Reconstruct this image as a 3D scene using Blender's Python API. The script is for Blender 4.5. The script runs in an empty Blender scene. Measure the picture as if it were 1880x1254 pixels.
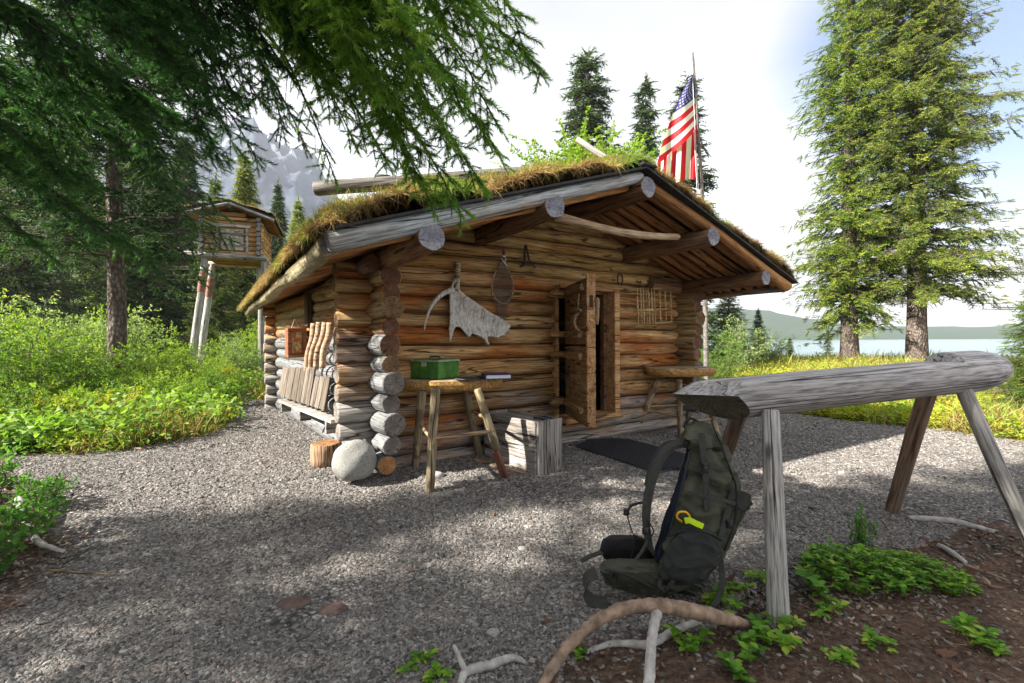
import bpy, bmesh, math, random
import numpy as np
from mathutils import Vector, Matrix, noise, Euler

# ------------------------------------------------------------------ camera, world, sun
SC = bpy.context.scene
COL = SC.collection
rad = math.radians
FPX, ROLL, PITCH, H = 837.4, .0047, -.0038, 1.1          # photo is 1880 x 1254
F0 = Vector((0, math.cos(PITCH), math.sin(PITCH)))
U0 = Vector((0, -math.sin(PITCH), math.cos(PITCH)))
XX = Vector((1, 0, 0))
RT = XX*math.cos(ROLL) - U0*math.sin(ROLL)
UP = U0*math.cos(ROLL) + XX*math.sin(ROLL)
CAM = Vector((0, 0, H))
cam = bpy.data.cameras.new('camera'); co = bpy.data.objects.new('camera', cam); COL.objects.link(co)
m = Matrix((RT, UP, -F0)).transposed().to_4x4(); m.translation = CAM
co.matrix_world = m
cam.sensor_width = 36; cam.lens = 36*FPX/1880; cam.clip_start = .05; cam.clip_end = 9000
SC.camera = co

SUN = Vector((-.85, -.38, .62)).normalized()
W = bpy.data.worlds.new('World'); SC.world = W; W.use_nodes = True
nt = W.node_tree; nt.nodes.clear()
def wn(t, **k):
    n = nt.nodes.new(t)
    for a, v in k.items(): setattr(n, a, v)
    return n
sky = wn('ShaderNodeTexSky', sky_type='NISHITA', sun_disc=False)
sky.sun_elevation = math.asin(SUN.z); sky.sun_rotation = math.atan2(SUN.x, SUN.y)
sky.air_density = 1.2; sky.dust_density = .2; sky.ozone_density = 6
bg1 = wn('ShaderNodeBackground'); bg1.inputs[1].default_value = .058
bg2 = wn('ShaderNodeBackground'); bg2.inputs[0].default_value = (.93, .945, .98, 1); bg2.inputs[1].default_value = .42
out = wn('ShaderNodeOutputWorld'); mix = wn('ShaderNodeMixShader')
tc = wn('ShaderNodeTexCoord'); sep = wn('ShaderNodeSeparateXYZ')
nz = wn('ShaderNodeTexNoise'); nz.inputs['Scale'].default_value = 1.6; nz.inputs['Detail'].default_value = 5
mp = wn('ShaderNodeMapping'); mp.inputs['Scale'].default_value = (1, 1, 2.2)
# thin cloud everywhere except a clear part of the sky to the right
dotn = wn('ShaderNodeVectorMath', operation='DOT_PRODUCT'); dotn.inputs[1].default_value = Vector((.74, .54, .46)).normalized()
ma = wn('ShaderNodeMath', operation='MULTIPLY_ADD'); ma.inputs[1].default_value = .12
ramp = wn('ShaderNodeMapRange'); ramp.inputs['From Min'].default_value = .996; ramp.inputs['From Max'].default_value = 1.036
ramp.inputs['To Min'].default_value = 1; ramp.inputs['To Max'].default_value = .05
L = nt.links.new
L(tc.outputs['Generated'], mp.inputs[0]); L(mp.outputs[0], nz.inputs['Vector'])
L(tc.outputs['Generated'], dotn.inputs[0]); L(nz.outputs[0], ma.inputs[0]); L(dotn.outputs['Value'], ma.inputs[2])
L(ma.outputs[0], ramp.inputs[0]); L(ramp.outputs[0], mix.inputs[0])
sepz = wn('ShaderNodeSeparateXYZ'); L(tc.outputs['Generated'], sepz.inputs[0])
zr_ = wn('ShaderNodeMapRange', interpolation_type='SMOOTHSTEP'); L(sepz.outputs[2], zr_.inputs[0])
for i_, v_ in enumerate((.02, .62, .50, .255)): zr_.inputs[i_+1].default_value = v_
nm_ = wn('ShaderNodeMapRange'); L(nz.outputs[0], nm_.inputs[0])
for i_, v_ in enumerate((.35, .65, .82, 1.14)): nm_.inputs[i_+1].default_value = v_
mu_ = wn('ShaderNodeMath', operation='MULTIPLY'); L(zr_.outputs[0], mu_.inputs[0]); L(nm_.outputs[0], mu_.inputs[1]); L(mu_.outputs[0], bg2.inputs[1])
L(sky.outputs[0], bg1.inputs[0]); L(bg1.outputs[0], mix.inputs[1]); L(bg2.outputs[0], mix.inputs[2]); L(mix.outputs[0], out.inputs[0])

sl = bpy.data.lights.new('sun', 'SUN'); sl.energy = 4.8; sl.angle = rad(.6); sl.color = (1, .93, .82)
so = bpy.data.objects.new('sun', sl); COL.objects.link(so)
so.rotation_euler = SUN.to_track_quat('Z', 'Y').to_euler()
SC.view_settings.view_transform = 'Standard'; SC.view_settings.look = 'None'
SC.view_settings.exposure = 1.85; SC.view_settings.gamma = 1; SC.view_settings.use_curve_mapping = False
SC.render.engine = 'CYCLES'
SC.cycles.max_bounces = 6; SC.cycles.diffuse_bounces = 3; SC.cycles.transparent_max_bounces = 4
SC.cycles.use_denoising = True

# ------------------------------------------------------------------ helpers
def PX(x, y, Y):
    "world point at forward distance Y seen at photo pixel (x, y)"
    d = F0 + RT*((x-940)/FPX) - UP*((y-627)/FPX)
    return CAM + d*Y
YAW, OA, OB = .5622, 2.7475, 3.5248
AX = Vector((math.cos(YAW), math.sin(YAW), 0)); BX = Vector((-math.sin(YAW), math.cos(YAW), 0))
ORG = AX*OA + BX*OB
def C2W(A, B, Z): return ORG + AX*A + BX*B + Vector((0, 0, Z))
def atB(x, y, B):
    d = F0 + RT*((x-940)/FPX) - UP*((y-627)/FPX)
    t = ((ORG+BX*B-CAM).dot(BX))/d.dot(BX); q = CAM + d*t - ORG
    return Vector((q.dot(AX), B, CAM.z+d.z*t))
def ss(x, a, b):
    t = min(1, max(0, (x-a)/(b-a))); return t*t*(3-2*t)
def ssn(x, a, b):
    t = np.clip((x-a)/(b-a), 0, 1); return t*t*(3-2*t)
def gz(x, y):
    return .125*ss(y, 2.0, 3.9)*(1-.55*ss(x, -.6, 2.0))*(1-ss(y, 7, 9)*.5*ss(x, 0, 3)) \
        + .20*ss(y, 8, 13)*ss(x, 2, 7) - 1.7*ss(y+ (x-9)*.25, 17, 26)*ss(x, 4.5, 9) \
        + .03*ss(-x, 3, 8)
def gzn(x, y):
    return .125*ssn(y, 2.0, 3.9)*(1-.55*ssn(x, -.6, 2.0))*(1-ssn(y, 7, 9)*.5*ssn(x, 0, 3)) \
        + .20*ssn(y, 8, 13)*ssn(x, 2, 7) - 1.7*ssn(y+(x-9)*.25, 17, 26)*ssn(x, 4.5, 9) \
        + .03*ssn(-x, 3, 8)
def G(px, py, dz=0):
    "ground point seen at a photo pixel"
    d = F0 + RT*((px-940)/FPX) - UP*((py-627)/FPX)
    z = 0
    for _ in range(12):
        t = (z-H)/d.z; p = CAM + d*t; z = gz(p.x, p.y)
    return Vector((p.x, p.y, z+dz))

def tag(o, label=None, cat=None, group=None, kind=None):
    if label: o['label'] = label
    if cat: o['category'] = cat
    if group: o['group'] = group
    if kind: o['kind'] = kind
    return o
def empty(name, loc=(0, 0, 0), rz=0, label=None, cat=None, group=None):
    o = bpy.data.objects.new(name, None); COL.objects.link(o); o.location = loc; o.rotation_euler = (0, 0, rz)
    o.empty_display_size = .1
    return tag(o, label, cat, group)
def link(name, me, parent=None, mat=None):
    o = bpy.data.objects.new(name, me); COL.objects.link(o)
    if parent: o.parent = parent
    if mat is not None:
        for q in (mat if isinstance(mat, (list, tuple)) else [mat]): me.materials.append(q)
    return o
def mesh_from(name, vs, fs, mi=None, smooth=True):
    me = bpy.data.meshes.new(name); me.from_pydata([tuple(v) for v in vs], [], fs)
    if smooth: me.shade_smooth()
    if mi is not None: me.polygons.foreach_set('material_index', mi)
    me.update(); return me
def np_mesh(name, V, Fc, rnd=None, smooth=False, mi=None):
    V = np.asarray(V, np.float32); Fc = np.asarray(Fc, np.int32); k = Fc.shape[1]; n = len(Fc)
    me = bpy.data.meshes.new(name)
    me.vertices.add(len(V)); me.vertices.foreach_set('co', V.ravel())
    me.loops.add(n*k); me.loops.foreach_set('vertex_index', Fc.ravel())
    me.polygons.add(n); me.polygons.foreach_set('loop_start', np.arange(0, n*k, k, dtype=np.int32))
    me.polygons.foreach_set('use_smooth', np.full(n, smooth))
    if mi is not None: me.polygons.foreach_set('material_index', np.asarray(mi, np.int32))
    me.update(calc_edges=True)
    if rnd is not None:
        at = me.attributes.new('rnd', 'FLOAT', 'FACE'); at.data.foreach_set('value', np.asarray(rnd, np.float32))
    return me
def frame_x(d, roll=0):
    d = Vector(d).normalized(); up = Vector((0, 0, 1)) if abs(d.z) < .95 else Vector((0, 1, 0))
    y = up.cross(d).normalized(); z = d.cross(y)
    M = Matrix((d, y, z)).transposed()
    return M @ Matrix.Rotation(roll, 3, 'X')
def place(o, p0, d, roll=0):
    M = frame_x(d, roll).to_4x4(); M.translation = Vector(p0); o.matrix_local = M
    return o

def log_mesh(Lg, r0, r1=None, rz=1.0, seg=None, n=12, wob=.012, seed=0, bend=0.0, lump=.05, endbev=.12):
    "a round timber along local +x with end grain faces (material 1)"
    r1 = r0 if r1 is None else r1
    seg = seg or max(3, int(Lg/.22)); rs = random.Random(seed)
    vs = []; fs = []; mi = []
    xs = [0, Lg*0+min(.012, Lg*.05)] + [Lg*i/seg for i in range(1, seg)] + [Lg-min(.012, Lg*.05), Lg]
    m_ = len(xs); ph = rs.random()*100
    for i, x in enumerate(xs):
        t = x/Lg; r = r0+(r1-r0)*t
        if i in (0, m_-1): r *= 1-endbev
        oy = wob*noise.noise(Vector((x*1.1+ph, 0, 0)))*2; oz = wob*noise.noise(Vector((x*1.1+ph, 7, 0)))*2 + bend*4*t*(1-t)
        for k in range(n):
            a = 2*math.pi*k/n
            q = 1+lump*noise.noise(Vector((x*2.3+ph, math.cos(a)*1.3, math.sin(a)*1.3)))*2
            vs.append((x, oy+r*q*math.cos(a), oz+r*q*rz*math.sin(a)))
    for i in range(m_-1):
        for k in range(n):
            k2 = (k+1) % n
            fs.append((i*n+k, i*n+k2, (i+1)*n+k2, (i+1)*n+k)); mi.append(0)
    fs.append(tuple(range(n))[::-1]); mi.append(1)
    fs.append(tuple((m_-1)*n+k for k in range(n))); mi.append(1)
    me = mesh_from('log', vs, fs, mi)
    me.polygons.foreach_set('use_smooth', [q == 0 for q in mi])
    return me
def add_log(name, parent, p0, p1, r0, mats, r1=None, roll=0, seed=0, **k):
    p0 = Vector(p0); p1 = Vector(p1)
    me = log_mesh((p1-p0).length, r0, r1, seed=seed, **k)
    o = link(name, me, parent, list(mats)); place(o, p0, p1-p0, roll); return o

def box_bm(bm, c, s, M=None, bev=.004, mi=0, jit=0):
    c = Vector(c); hx, hy, hz = s[0]/2, s[1]/2, s[2]/2; b = min(bev, hx*.6, hy*.6, hz*.6)
    tmp = bmesh.new(); r = bmesh.ops.create_cube(tmp, size=1)
    for v in tmp.verts:
        v.co = Vector((v.co.x*s[0], v.co.y*s[1], v.co.z*s[2]))
        if jit: v.co += Vector([random.uniform(-jit, jit) for _ in range(3)])
    if b > 0: bmesh.ops.bevel(tmp, geom=list(tmp.edges), offset=b, segments=1, affect='EDGES')
    off = len(bm.verts); mp_ = {}
    for v in tmp.verts:
        q = v.co.copy()
        if M is not None: q = M @ q
        mp_[v] = bm.verts.new(q+c)
    for f in tmp.faces:
        nf = bm.faces.new([mp_[v] for v in f.verts]); nf.material_index = mi
    tmp.free()
def add_box(name, parent, c, s, mat, rot=None, bev=.004, jit=0):
    "box object centred at c; local x is its own first size"
    bm = bmesh.new(); box_bm(bm, (0, 0, 0), s, None, bev, jit=jit)
    me = bpy.data.meshes.new(name); bm.to_mesh(me); bm.free()
    o = link(name, me, parent, mat); o.location = c
    if rot is not None:
        if isinstance(rot, Matrix): o.matrix_local = Matrix.Translation(Vector(c)) @ rot.to_4x4()
        else: o.rotation_euler = rot
    return o
def tube_np(pts, rads, n=6, caps=True):
    "vertices and quads of a tube through pts"
    pts = [Vector(p) for p in pts]; m_ = len(pts); vs = []; fs = []
    ref = Vector((.13, .21, .97)); prev = None
    for i, p in enumerate(pts):
        d = (pts[min(i+1, m_-1)]-pts[max(i-1, 0)]); d = d.normalized() if d.length > 1e-9 else Vector((1, 0, 0))
        if prev is None:
            y = ref.cross(d); y = y.normalized() if y.length > .05 else Vector((1, 0, 0)).cross(d).normalized()
        else:
            y = (prev-d*prev.dot(d)).normalized()
        prev = y; z = d.cross(y); r = rads[i] if hasattr(rads, '__len__') else rads
        for k in range(n):
            a = 2*math.pi*k/n; vs.append(p+y*(r*math.cos(a))+z*(r*math.sin(a)))
    for i in range(m_-1):
        for k in range(n):
            k2 = (k+1) % n; fs.append((i*n+k, i*n+k2, (i+1)*n+k2, (i+1)*n+k))
    if caps: fs += [tuple(range(n))[::-1], tuple((m_-1)*n+k for k in range(n))]
    return vs, fs
def add_tube(name, parent, pts, rads, mat, n=8):
    vs, fs = tube_np(pts, rads, n); o = link(name, mesh_from(name, vs, fs), parent, mat); return o
def smooth_path(pts, k=4):
    pts = [Vector(p) for p in pts]; out_ = []
    for i in range(len(pts)-1):
        a = pts[max(i-1, 0)]; b = pts[i]; c = pts[i+1]; d = pts[min(i+2, len(pts)-1)]
        for j in range(k):
            t = j/k
            out_.append(.5*((2*b)+(c-a)*t+(2*a-5*b+4*c-d)*t*t+(3*b-a-3*c+d)*t**3))
    out_.append(pts[-1]); return out_
def join_tubes(name, parent, lst, mat):
    vs = []; fs = []
    for pts, r, n in lst:
        v, f = tube_np(pts, r, n); o_ = len(vs); vs += v; fs += [tuple(i+o_ for i in q) for q in f]
    return link(name, mesh_from(name, vs, fs), parent, mat)
def strap(pts, w, th, side):
    "flat band through pts; side = width direction"
    pts = [Vector(p) for p in pts]; side = Vector(side).normalized(); vs = []; fs = []
    for i, p in enumerate(pts):
        d = (pts[min(i+1, len(pts)-1)]-pts[max(i-1, 0)]).normalized(); s = (side-d*side.dot(d)).normalized(); nn = d.cross(s)
        for a, b in ((-1, -1), (1, -1), (1, 1), (-1, 1)): vs.append(p+s*(a*w/2)+nn*(b*th/2))
    for i in range(len(pts)-1):
        for k in range(4):
            k2 = (k+1) % 4; fs.append((i*4+k, i*4+k2, i*4+4+k2, i*4+4+k))
    fs += [(3, 2, 1, 0), tuple(len(vs)-4+k for k in range(4))]
    return vs, fs

# ------------------------------------------------------------------ materials
class NT:
    def __init__(s, name, rough=.8, spec=.3):
        s.m = bpy.data.materials.new(name); s.m.use_nodes = True; s.t = s.m.node_tree; s.t.nodes.clear()
        s.b = s.n('ShaderNodeBsdfPrincipled'); s.o = s.n('ShaderNodeOutputMaterial'); s.l(s.b.outputs[0], s.o.inputs[0])
        s.b.inputs['Roughness'].default_value = rough; s.b.inputs['Specular IOR Level'].default_value = spec
    def n(s, t, **k):
        q = s.t.nodes.new(t)
        for a, v in k.items(): setattr(q, a, v)
        return q
    def l(s, a, b): s.t.links.new(a, b)
    def obj(s, scale=(1, 1, 1), rnd=True, kind='Object'):
        tc = s.n('ShaderNodeTexCoord'); mp = s.n('ShaderNodeMapping'); mp.inputs['Scale'].default_value = scale
        s.l(tc.outputs[kind], mp.inputs[0])
        if rnd:
            oi = s.n('ShaderNodeObjectInfo'); mu = s.n('ShaderNodeMath', operation='MULTIPLY'); mu.inputs[1].default_value = 37
            s.l(oi.outputs['Random'], mu.inputs[0]); cb = s.n('ShaderNodeCombineXYZ')
            for i in range(3): s.l(mu.outputs[0], cb.inputs[i])
            s.l(cb.outputs[0], mp.inputs['Location'])
        return mp.outputs[0]
    def noise(s, v, scale=1, det=4, rough=.55, dist=0):
        q = s.n('ShaderNodeTexNoise'); s.l(v, q.inputs['Vector']); q.inputs['Scale'].default_value = scale
        q.inputs['Detail'].default_value = det; q.inputs['Roughness'].default_value = rough; q.inputs['Distortion'].default_value = dist
        return q.outputs[0]
    def ramp(s, f, stops, mode='LINEAR'):
        q = s.n('ShaderNodeValToRGB'); q.color_ramp.interpolation = mode; e = q.color_ramp.elements
        while len(e) < len(stops): e.new(.5)
        for i, (p, c) in enumerate(stops):
            e[i].position = p; e[i].color = (*c, 1) if len(c) == 3 else c
        s.l(f, q.inputs[0]); return q.outputs[0]
    def mix(s, f, a, b, mode='MIX'):
        q = s.n('ShaderNodeMix', data_type='RGBA', blend_type=mode)
        for i, x in ((0, f), (6, a), (7, b)):
            if isinstance(x, (int, float)): q.inputs[i].default_value = x
            elif isinstance(x, tuple): q.inputs[i].default_value = (*x, 1)
            else: s.l(x, q.inputs[i])
        return q.outputs[2]
    def math(s, op, a, b=0, c=0):
        q = s.n('ShaderNodeMath', operation=op)
        for i, x in enumerate((a, b, c)):
            if isinstance(x, (int, float)): q.inputs[i].default_value = x
            else: s.l(x, q.inputs[i])
        return q.outputs[0]
    def mr(s, f, a, b, c=0, d=1):
        q = s.n('ShaderNodeMapRange'); s.l(f, q.inputs[0])
        for i, x in enumerate((a, b, c, d)): q.inputs[i+1].default_value = x
        return q.outputs[0]
    def bump(s, h, st=.5, dist=.01):
        q = s.n('ShaderNodeBump'); s.l(h, q.inputs['Height']); q.inputs['Strength'].default_value = st; q.inputs['Distance'].default_value = dist
        s.l(q.outputs[0], s.b.inputs['Normal'])
    def col(s, c):
        if isinstance(c, tuple): s.b.inputs[0].default_value = (*c, 1)
        else: s.l(c, s.b.inputs[0])
        return s.m

def wood(name, dark, mid, light, grey=None, greyf=.0, zr=None, streak=(.33, .7), scale=1.0, crack=1.0, orange=None, bark=None, rough=.75, dist=.6, xs=1.3, cx=.45, cyz=9):
    N = NT(name, rough, .25)
    v = N.obj((xs*scale, 14*scale, 14*scale)); f1 = N.noise(v, 1.0, 6, .66, dist)
    c = N.ramp(f1, [(.29, dark), (.42, mid), (.63, light)])
    ob = N.n('ShaderNodeObjectInfo'); c = N.mix(1.0, c, N.ramp(N.noise(N.obj((.01, .01, .01)), 40, 0), [(.3, (.70, .66, .62)), (.7, (1.22, 1.2, 1.18))]), 'MULTIPLY')
    v2 = N.obj((.9, 2.6, 2.6)); f2 = N.noise(v2, 1.0, 3, .5)
    if orange: c = N.mix(N.mr(f2, .50, .62), c, orange)
    v3 = N.obj((1.6, 5, 5)); f3 = N.noise(v3, 1.3, 5, .6)
    if grey:
        oi = N.n('ShaderNodeObjectInfo')
        gf = N.math('ADD', N.math('MULTIPLY', N.math('SUBTRACT', f3, .5), 3.2), greyf)
        gf = N.math('ADD', gf, N.math('MULTIPLY', N.math('SUBTRACT', oi.outputs['Random'], .5), .7))
        if zr:
            ge = N.n('ShaderNodeNewGeometry'); sp = N.n('ShaderNodeSeparateXYZ'); N.l(ge.outputs['Position'], sp.inputs[0])
            gf = N.math('ADD', gf, N.mr(sp.outputs[2], zr[0], zr[1], zr[2], zr[3]))
            dp = N.n('ShaderNodeVectorMath', operation='DOT_PRODUCT'); N.l(ge.outputs['Position'], dp.inputs[0]); dp.inputs[1].default_value = AX
            oa = N.math('SUBTRACT', OA-1.74, dp.outputs['Value'])
            gf = N.math('ADD', gf, N.math('MULTIPLY', N.mr(oa, 0, .06), N.mr(sp.outputs[2], 1.1, 1.35, 1.1, .1)))
        fl = N.n('ShaderNodeClamp'); N.l(gf, fl.inputs[0])
        gc = N.ramp(f1, [(.3, tuple(x*.35 for x in grey)), (.45, grey), (.72, tuple(min(.8, x*1.55) for x in grey))])
        c = N.mix(fl.outputs[0], c, gc)
    # checks (long thin cracks) and knots
    v4 = N.obj((cx, cyz, cyz)); f4 = N.noise(v4, 1.0, 2, .5)
    cr = N.math('SUBTRACT', 1.0, N.mr(N.math('ABSOLUTE', N.math('SUBTRACT', f4, .47)), .0, .011*crack+1e-4))
    vo = N.n('ShaderNodeTexVoronoi'); N.l(N.obj((2.2, 7, 7)), vo.inputs['Vector']); vo.inputs['Scale'].default_value = 1.2
    kn = N.math('SUBTRACT', 1.0, N.mr(vo.outputs['Distance'], .06, .13))
    dk = N.math('MAXIMUM', cr, N.math('MULTIPLY', kn, .8))
    c = N.mix(dk, c, tuple(x*.22 for x in dark))
    fine = N.noise(N.obj((6, 90, 90)), 1.0, 3, .6)
    c = N.mix(.85, c, N.ramp(fine, [(.34, (.35, .33, .31)), (.56, (1.12, 1.12, 1.12))]), 'MULTIPLY')
    if bark: c = N.mix(N.mr(N.noise(N.obj((7, 9, 9)), 1.2, 4), .5, .56), c, bark)
    hgt = N.math('SUBTRACT', N.math('ADD', f1, N.math('MULTIPLY', fine, .3)), N.math('MULTIPLY', cr, 1.2))
    N.bump(hgt, .9, .012)
    return N.col(c)
def endgrain(name, base, dark, ring=22, cracks=1.0):
    N = NT(name, .85, .2)
    tc = N.n('ShaderNodeTexCoord'); sp = N.n('ShaderNodeSeparateXYZ'); N.l(tc.outputs['Object'], sp.inputs[0])
    an = N.math('ARCTAN2', sp.outputs[1], sp.outputs[2]); oi = N.n('ShaderNodeObjectInfo')
    cb = N.n('ShaderNodeCombineXYZ'); N.l(N.math('MULTIPLY', an, 1.0), cb.inputs[0]); N.l(N.math('MULTIPLY', oi.outputs['Random'], 50.0), cb.inputs[1])
    rr = N.math('SQRT', N.math('ADD', N.math('MULTIPLY', sp.outputs[1], sp.outputs[1]), N.math('MULTIPLY', sp.outputs[2], sp.outputs[2])))
    N.l(N.math('MULTIPLY', rr, 3.0), cb.inputs[2])
    fa = N.noise(cb.outputs[0], 5.5, 2, .5)
    cr = N.math('SUBTRACT', 1.0, N.mr(N.math('ABSOLUTE', N.math('SUBTRACT', fa, .5)), .0, .034*cracks))
    ri = N.math('SINE', N.math('MULTIPLY', rr, ring*30.0))
    bl = N.noise(N.obj((14, 14, 14)), 1, 3)
    c = N.ramp(bl, [(.3, tuple(x*.6 for x in base)), (.6, base), (.8, tuple(min(.85, x*1.35) for x in base))])
    c = N.mix(N.mr(ri, .2, 1, 0, .22), c, dark)
    c = N.mix(N.mr(sp.outputs[2], -.035, -.03, .35, 0), c, (.5, .52, .54)) if base[0] > .32 and base[2] > .3 else c
    c = N.mix(cr, c, tuple(x*.22 for x in dark))
    N.bump(N.math('SUBTRACT', N.math('MULTIPLY', ri, .15), cr), .6, .006)
    return N.col(c)
def plain(name, c, rough=.7, var=.25, sc=20, spec=.3, bump=.2, metal=0):
    N = NT(name, rough, spec); f = N.noise(N.obj((sc, sc, sc)), 1, 4)
    N.b.inputs['Metallic'].default_value = metal
    cc = N.ramp(f, [(.3, tuple(x*(1-var) for x in c)), (.7, tuple(min(1, x*(1+var)) for x in c))])
    if bump: N.bump(f, bump, .004)
    return N.col(cc)
def foliage(name, stops, trans=.35, rough=.55, mottled=0):
    N = NT(name, rough, .3)
    at = N.n('ShaderNodeAttribute', attribute_name='rnd', attribute_type='GEOMETRY')
    oi = N.n('ShaderNodeObjectInfo')
    f = N.math('ADD', at.outputs['Fac'], N.math('MULTIPLY', N.math('SUBTRACT', oi.outputs['Random'], .5), .15))
    c = N.ramp(f, stops); N.l(c, N.b.inputs[0])
    tr = N.n('ShaderNodeBsdfTranslucent'); N.l(N.mix(1.0, c, (1.25, 1.35, .6), 'MULTIPLY'), tr.inputs[0])
    mx = N.n('ShaderNodeMixShader'); mx.inputs[0].default_value = trans
    N.l(N.b.outputs[0], mx.inputs[1]); N.l(tr.outputs[0], mx.inputs[2]); N.l(mx.outputs[0], N.o.inputs[0])
    return N.m

M = {}
M['wall'] = wood('wall_log_wood', (.11, .052, .02), (.38, .205, .08), (.64, .45, .22), grey=(.27, .255, .24), greyf=-.05,
                 zr=(.15, 1.5, .80, -1.2), orange=(.38, .13, .03))
M['gable'] = wood('gable_log_wood', (.13, .065, .022), (.42, .27, .10), (.60, .44, .20), orange=(.40, .22, .07), grey=(.38, .36, .25), greyf=-.55)
M['grey'] = wood('weathered_log_wood', (.07, .065, .06), (.26, .255, .25), (.48, .48, .48), scale=1)
M['cornerlog'] = wood('corner_log_wood', (.10, .055, .022), (.28, .19, .08), (.46, .36, .18), grey=(.165, .17, .175), greyf=.1, zr=(.5, 1.35, .9, -.7), orange=(.33, .15, .05))
M['purlin'] = wood('purlin_wood', (.055, .028, .014), (.17, .088, .042), (.27, .155, .08), grey=(.15, .12, .10), greyf=-.2)
M['pole'] = wood('roof_pole_wood', (.12, .045, .016), (.36, .16, .055), (.50, .27, .11), grey=(.3, .2, .13), greyf=-.6)
M['rake'] = wood('rake_log_wood', (.12, .09, .06), (.38, .36, .31), (.52, .53, .50), orange=(.42, .27, .13), grey=(.40, .44, .47), greyf=.5)
M['eave'] = wood('eave_log_wood', (.16, .12, .06), (.42, .38, .22), (.58, .54, .36), bark=(.24, .20, .12))
M['door'] = wood('door_plank_wood', (.10, .055, .025), (.33, .21, .10), (.46, .32, .17), orange=(.36, .20, .08), crack=.7)
M['jamb'] = wood('door_jamb_wood', (.11, .05, .02), (.42, .22, .09), (.56, .36, .19))
M['plank'] = wood('grey_plank_wood', (.07, .06, .055), (.23, .215, .20), (.38, .37, .36), scale=1.4)
M['stick'] = wood('peeled_pole_wood', (.16, .09, .05), (.36, .25, .15), (.50, .38, .25), crack=.5)
M['leg'] = wood('bark_leg_wood', (.07, .05, .03), (.27, .22, .13), (.44, .38, .26), scale=2, bark=(.15, .11, .07))
M['redbark'] = wood('red_bark_wood', (.08, .03, .02), (.22, .09, .065), (.34, .16, .12), scale=2)
M['slabtop'] = wood('slab_top_wood', (.18, .12, .07), (.42, .33, .22), (.56, .47, .36))
M['slabedge'] = plain('chipped_slab_edge', (.42, .24, .08), .8, .6, 60, bump=1.0)
M['root'] = wood('peeled_root_wood', (.12, .07, .04), (.34, .22, .14), (.52, .38, .27), scale=2, crack=.6)
M['drift'] = wood('driftwood', (.13, .11, .10), (.40, .38, .36), (.60, .58, .56), scale=2)
M['darkgrey'] = wood('dark_weathered_wood', (.03, .027, .025), (.10, .09, .085), (.20, .19, .18))
M['end_grey'] = endgrain('grey_end_grain', (.33, .33, .38), (.13, .13, .16))
M['end_brown'] = endgrain('brown_end_grain', (.27, .16, .085), (.09, .05, .025))
M['rootbark'] = plain('rough_peeled_root', (.27, .19, .135), .9, .5, 26, bump=1.0)
M['driftbark'] = plain('rough_grey_driftwood', (.38, .36, .34), .9, .35, 30, bump=1.0)
M['end_dark'] = endgrain('red_brown_end_grain', (.20, .10, .06), (.07, .035, .02))
M['end_mid'] = endgrain('weathered_end_grain', (.25, .225, .20), (.09, .075, .065))
M['end_fresh'] = endgrain('fresh_end_grain', (.48, .24, .10), (.25, .11, .04))
M['felt'] = plain('black_roofing_felt', (.035, .033, .034), .75, .3, 12)
M['black'] = plain('black_rubber', (.045, .05, .06), .6, .3, 30)
M['interior'] = plain('dark_interior_floor', (.05, .035, .02), .9)

# ------------------------------------------------------------------ ground
def in_poly(x, y, poly):
    ins = np.zeros(np.shape(x), bool); n = len(poly)
    for i in range(n):
        x1, y1 = poly[i][:2]; x2, y2 = poly[(i+1) % n][:2]
        c = ((y1 > y) != (y2 > y)) & (x < (x2-x1)*(y-y1)/((y2-y1) if y2 != y1 else 1e-9)+x1); ins ^= c
    return ins
def poly_dist(x, y, poly):
    "signed distance, positive inside"
    d = np.full(np.shape(x), 1e9); n = len(poly)
    for i in range(n):
        x1, y1 = poly[i][:2]; x2, y2 = poly[(i+1) % n][:2]; dx, dy = x2-x1, y2-y1
        t = np.clip(((x-x1)*dx+(y-y1)*dy)/(dx*dx+dy*dy+1e-9), 0, 1)
        d = np.minimum(d, np.hypot(x-x1-t*dx, y-y1-t*dy))
    return np.where(in_poly(x, y, poly), d, -d)
gp = lambda *l: [tuple(G(x, y)[:2]) for x, y in l]
# left undergrowth (edge follows the gravel), right meadow, litter patch by the sawhorse
LEFT = gp((-60, 848), (60, 840), (140, 832), (250, 818), (340, 800), (392, 778), (405, 752), (412, 738), (440, 722), (452, 712)) + [(-4.2, 13), (-6, 60), (-60, 60), (-60, 3.9)]
RIGHT = gp((1320, 728), (1400, 745), (1480, 762), (1600, 776), (1720, 786), (1880, 808), (2100, 838)) + [(30, 4), (60, 8), (60, 60), (0, 60), (.2, 14), (2.2, 10.2), (3.2, 8.0)]
BACK = [(-4.2, 13)] + gp((452, 712), (478, 722), (482, 735)) + [(-3.4, 9.3), (-1, 9.0), (1.5, 11), (.2, 14), (0, 60), (-6, 60)]
LITTER = gp((1010, 1300), (1080, 1215), (1180, 1150), (1300, 1110), (1400, 1075), (1500, 1045), (1620, 1000), (1700, 965), (1800, 950), (1960, 985), (2300, 1060)) + [(3.2, .2), (.1, .2)]
NEARL = gp((-200, 880), (0, 868), (80, 900), (130, 960), (110, 1050), (30, 1120), (-60, 1160)) + [(-2.6, 1.2)]
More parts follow.
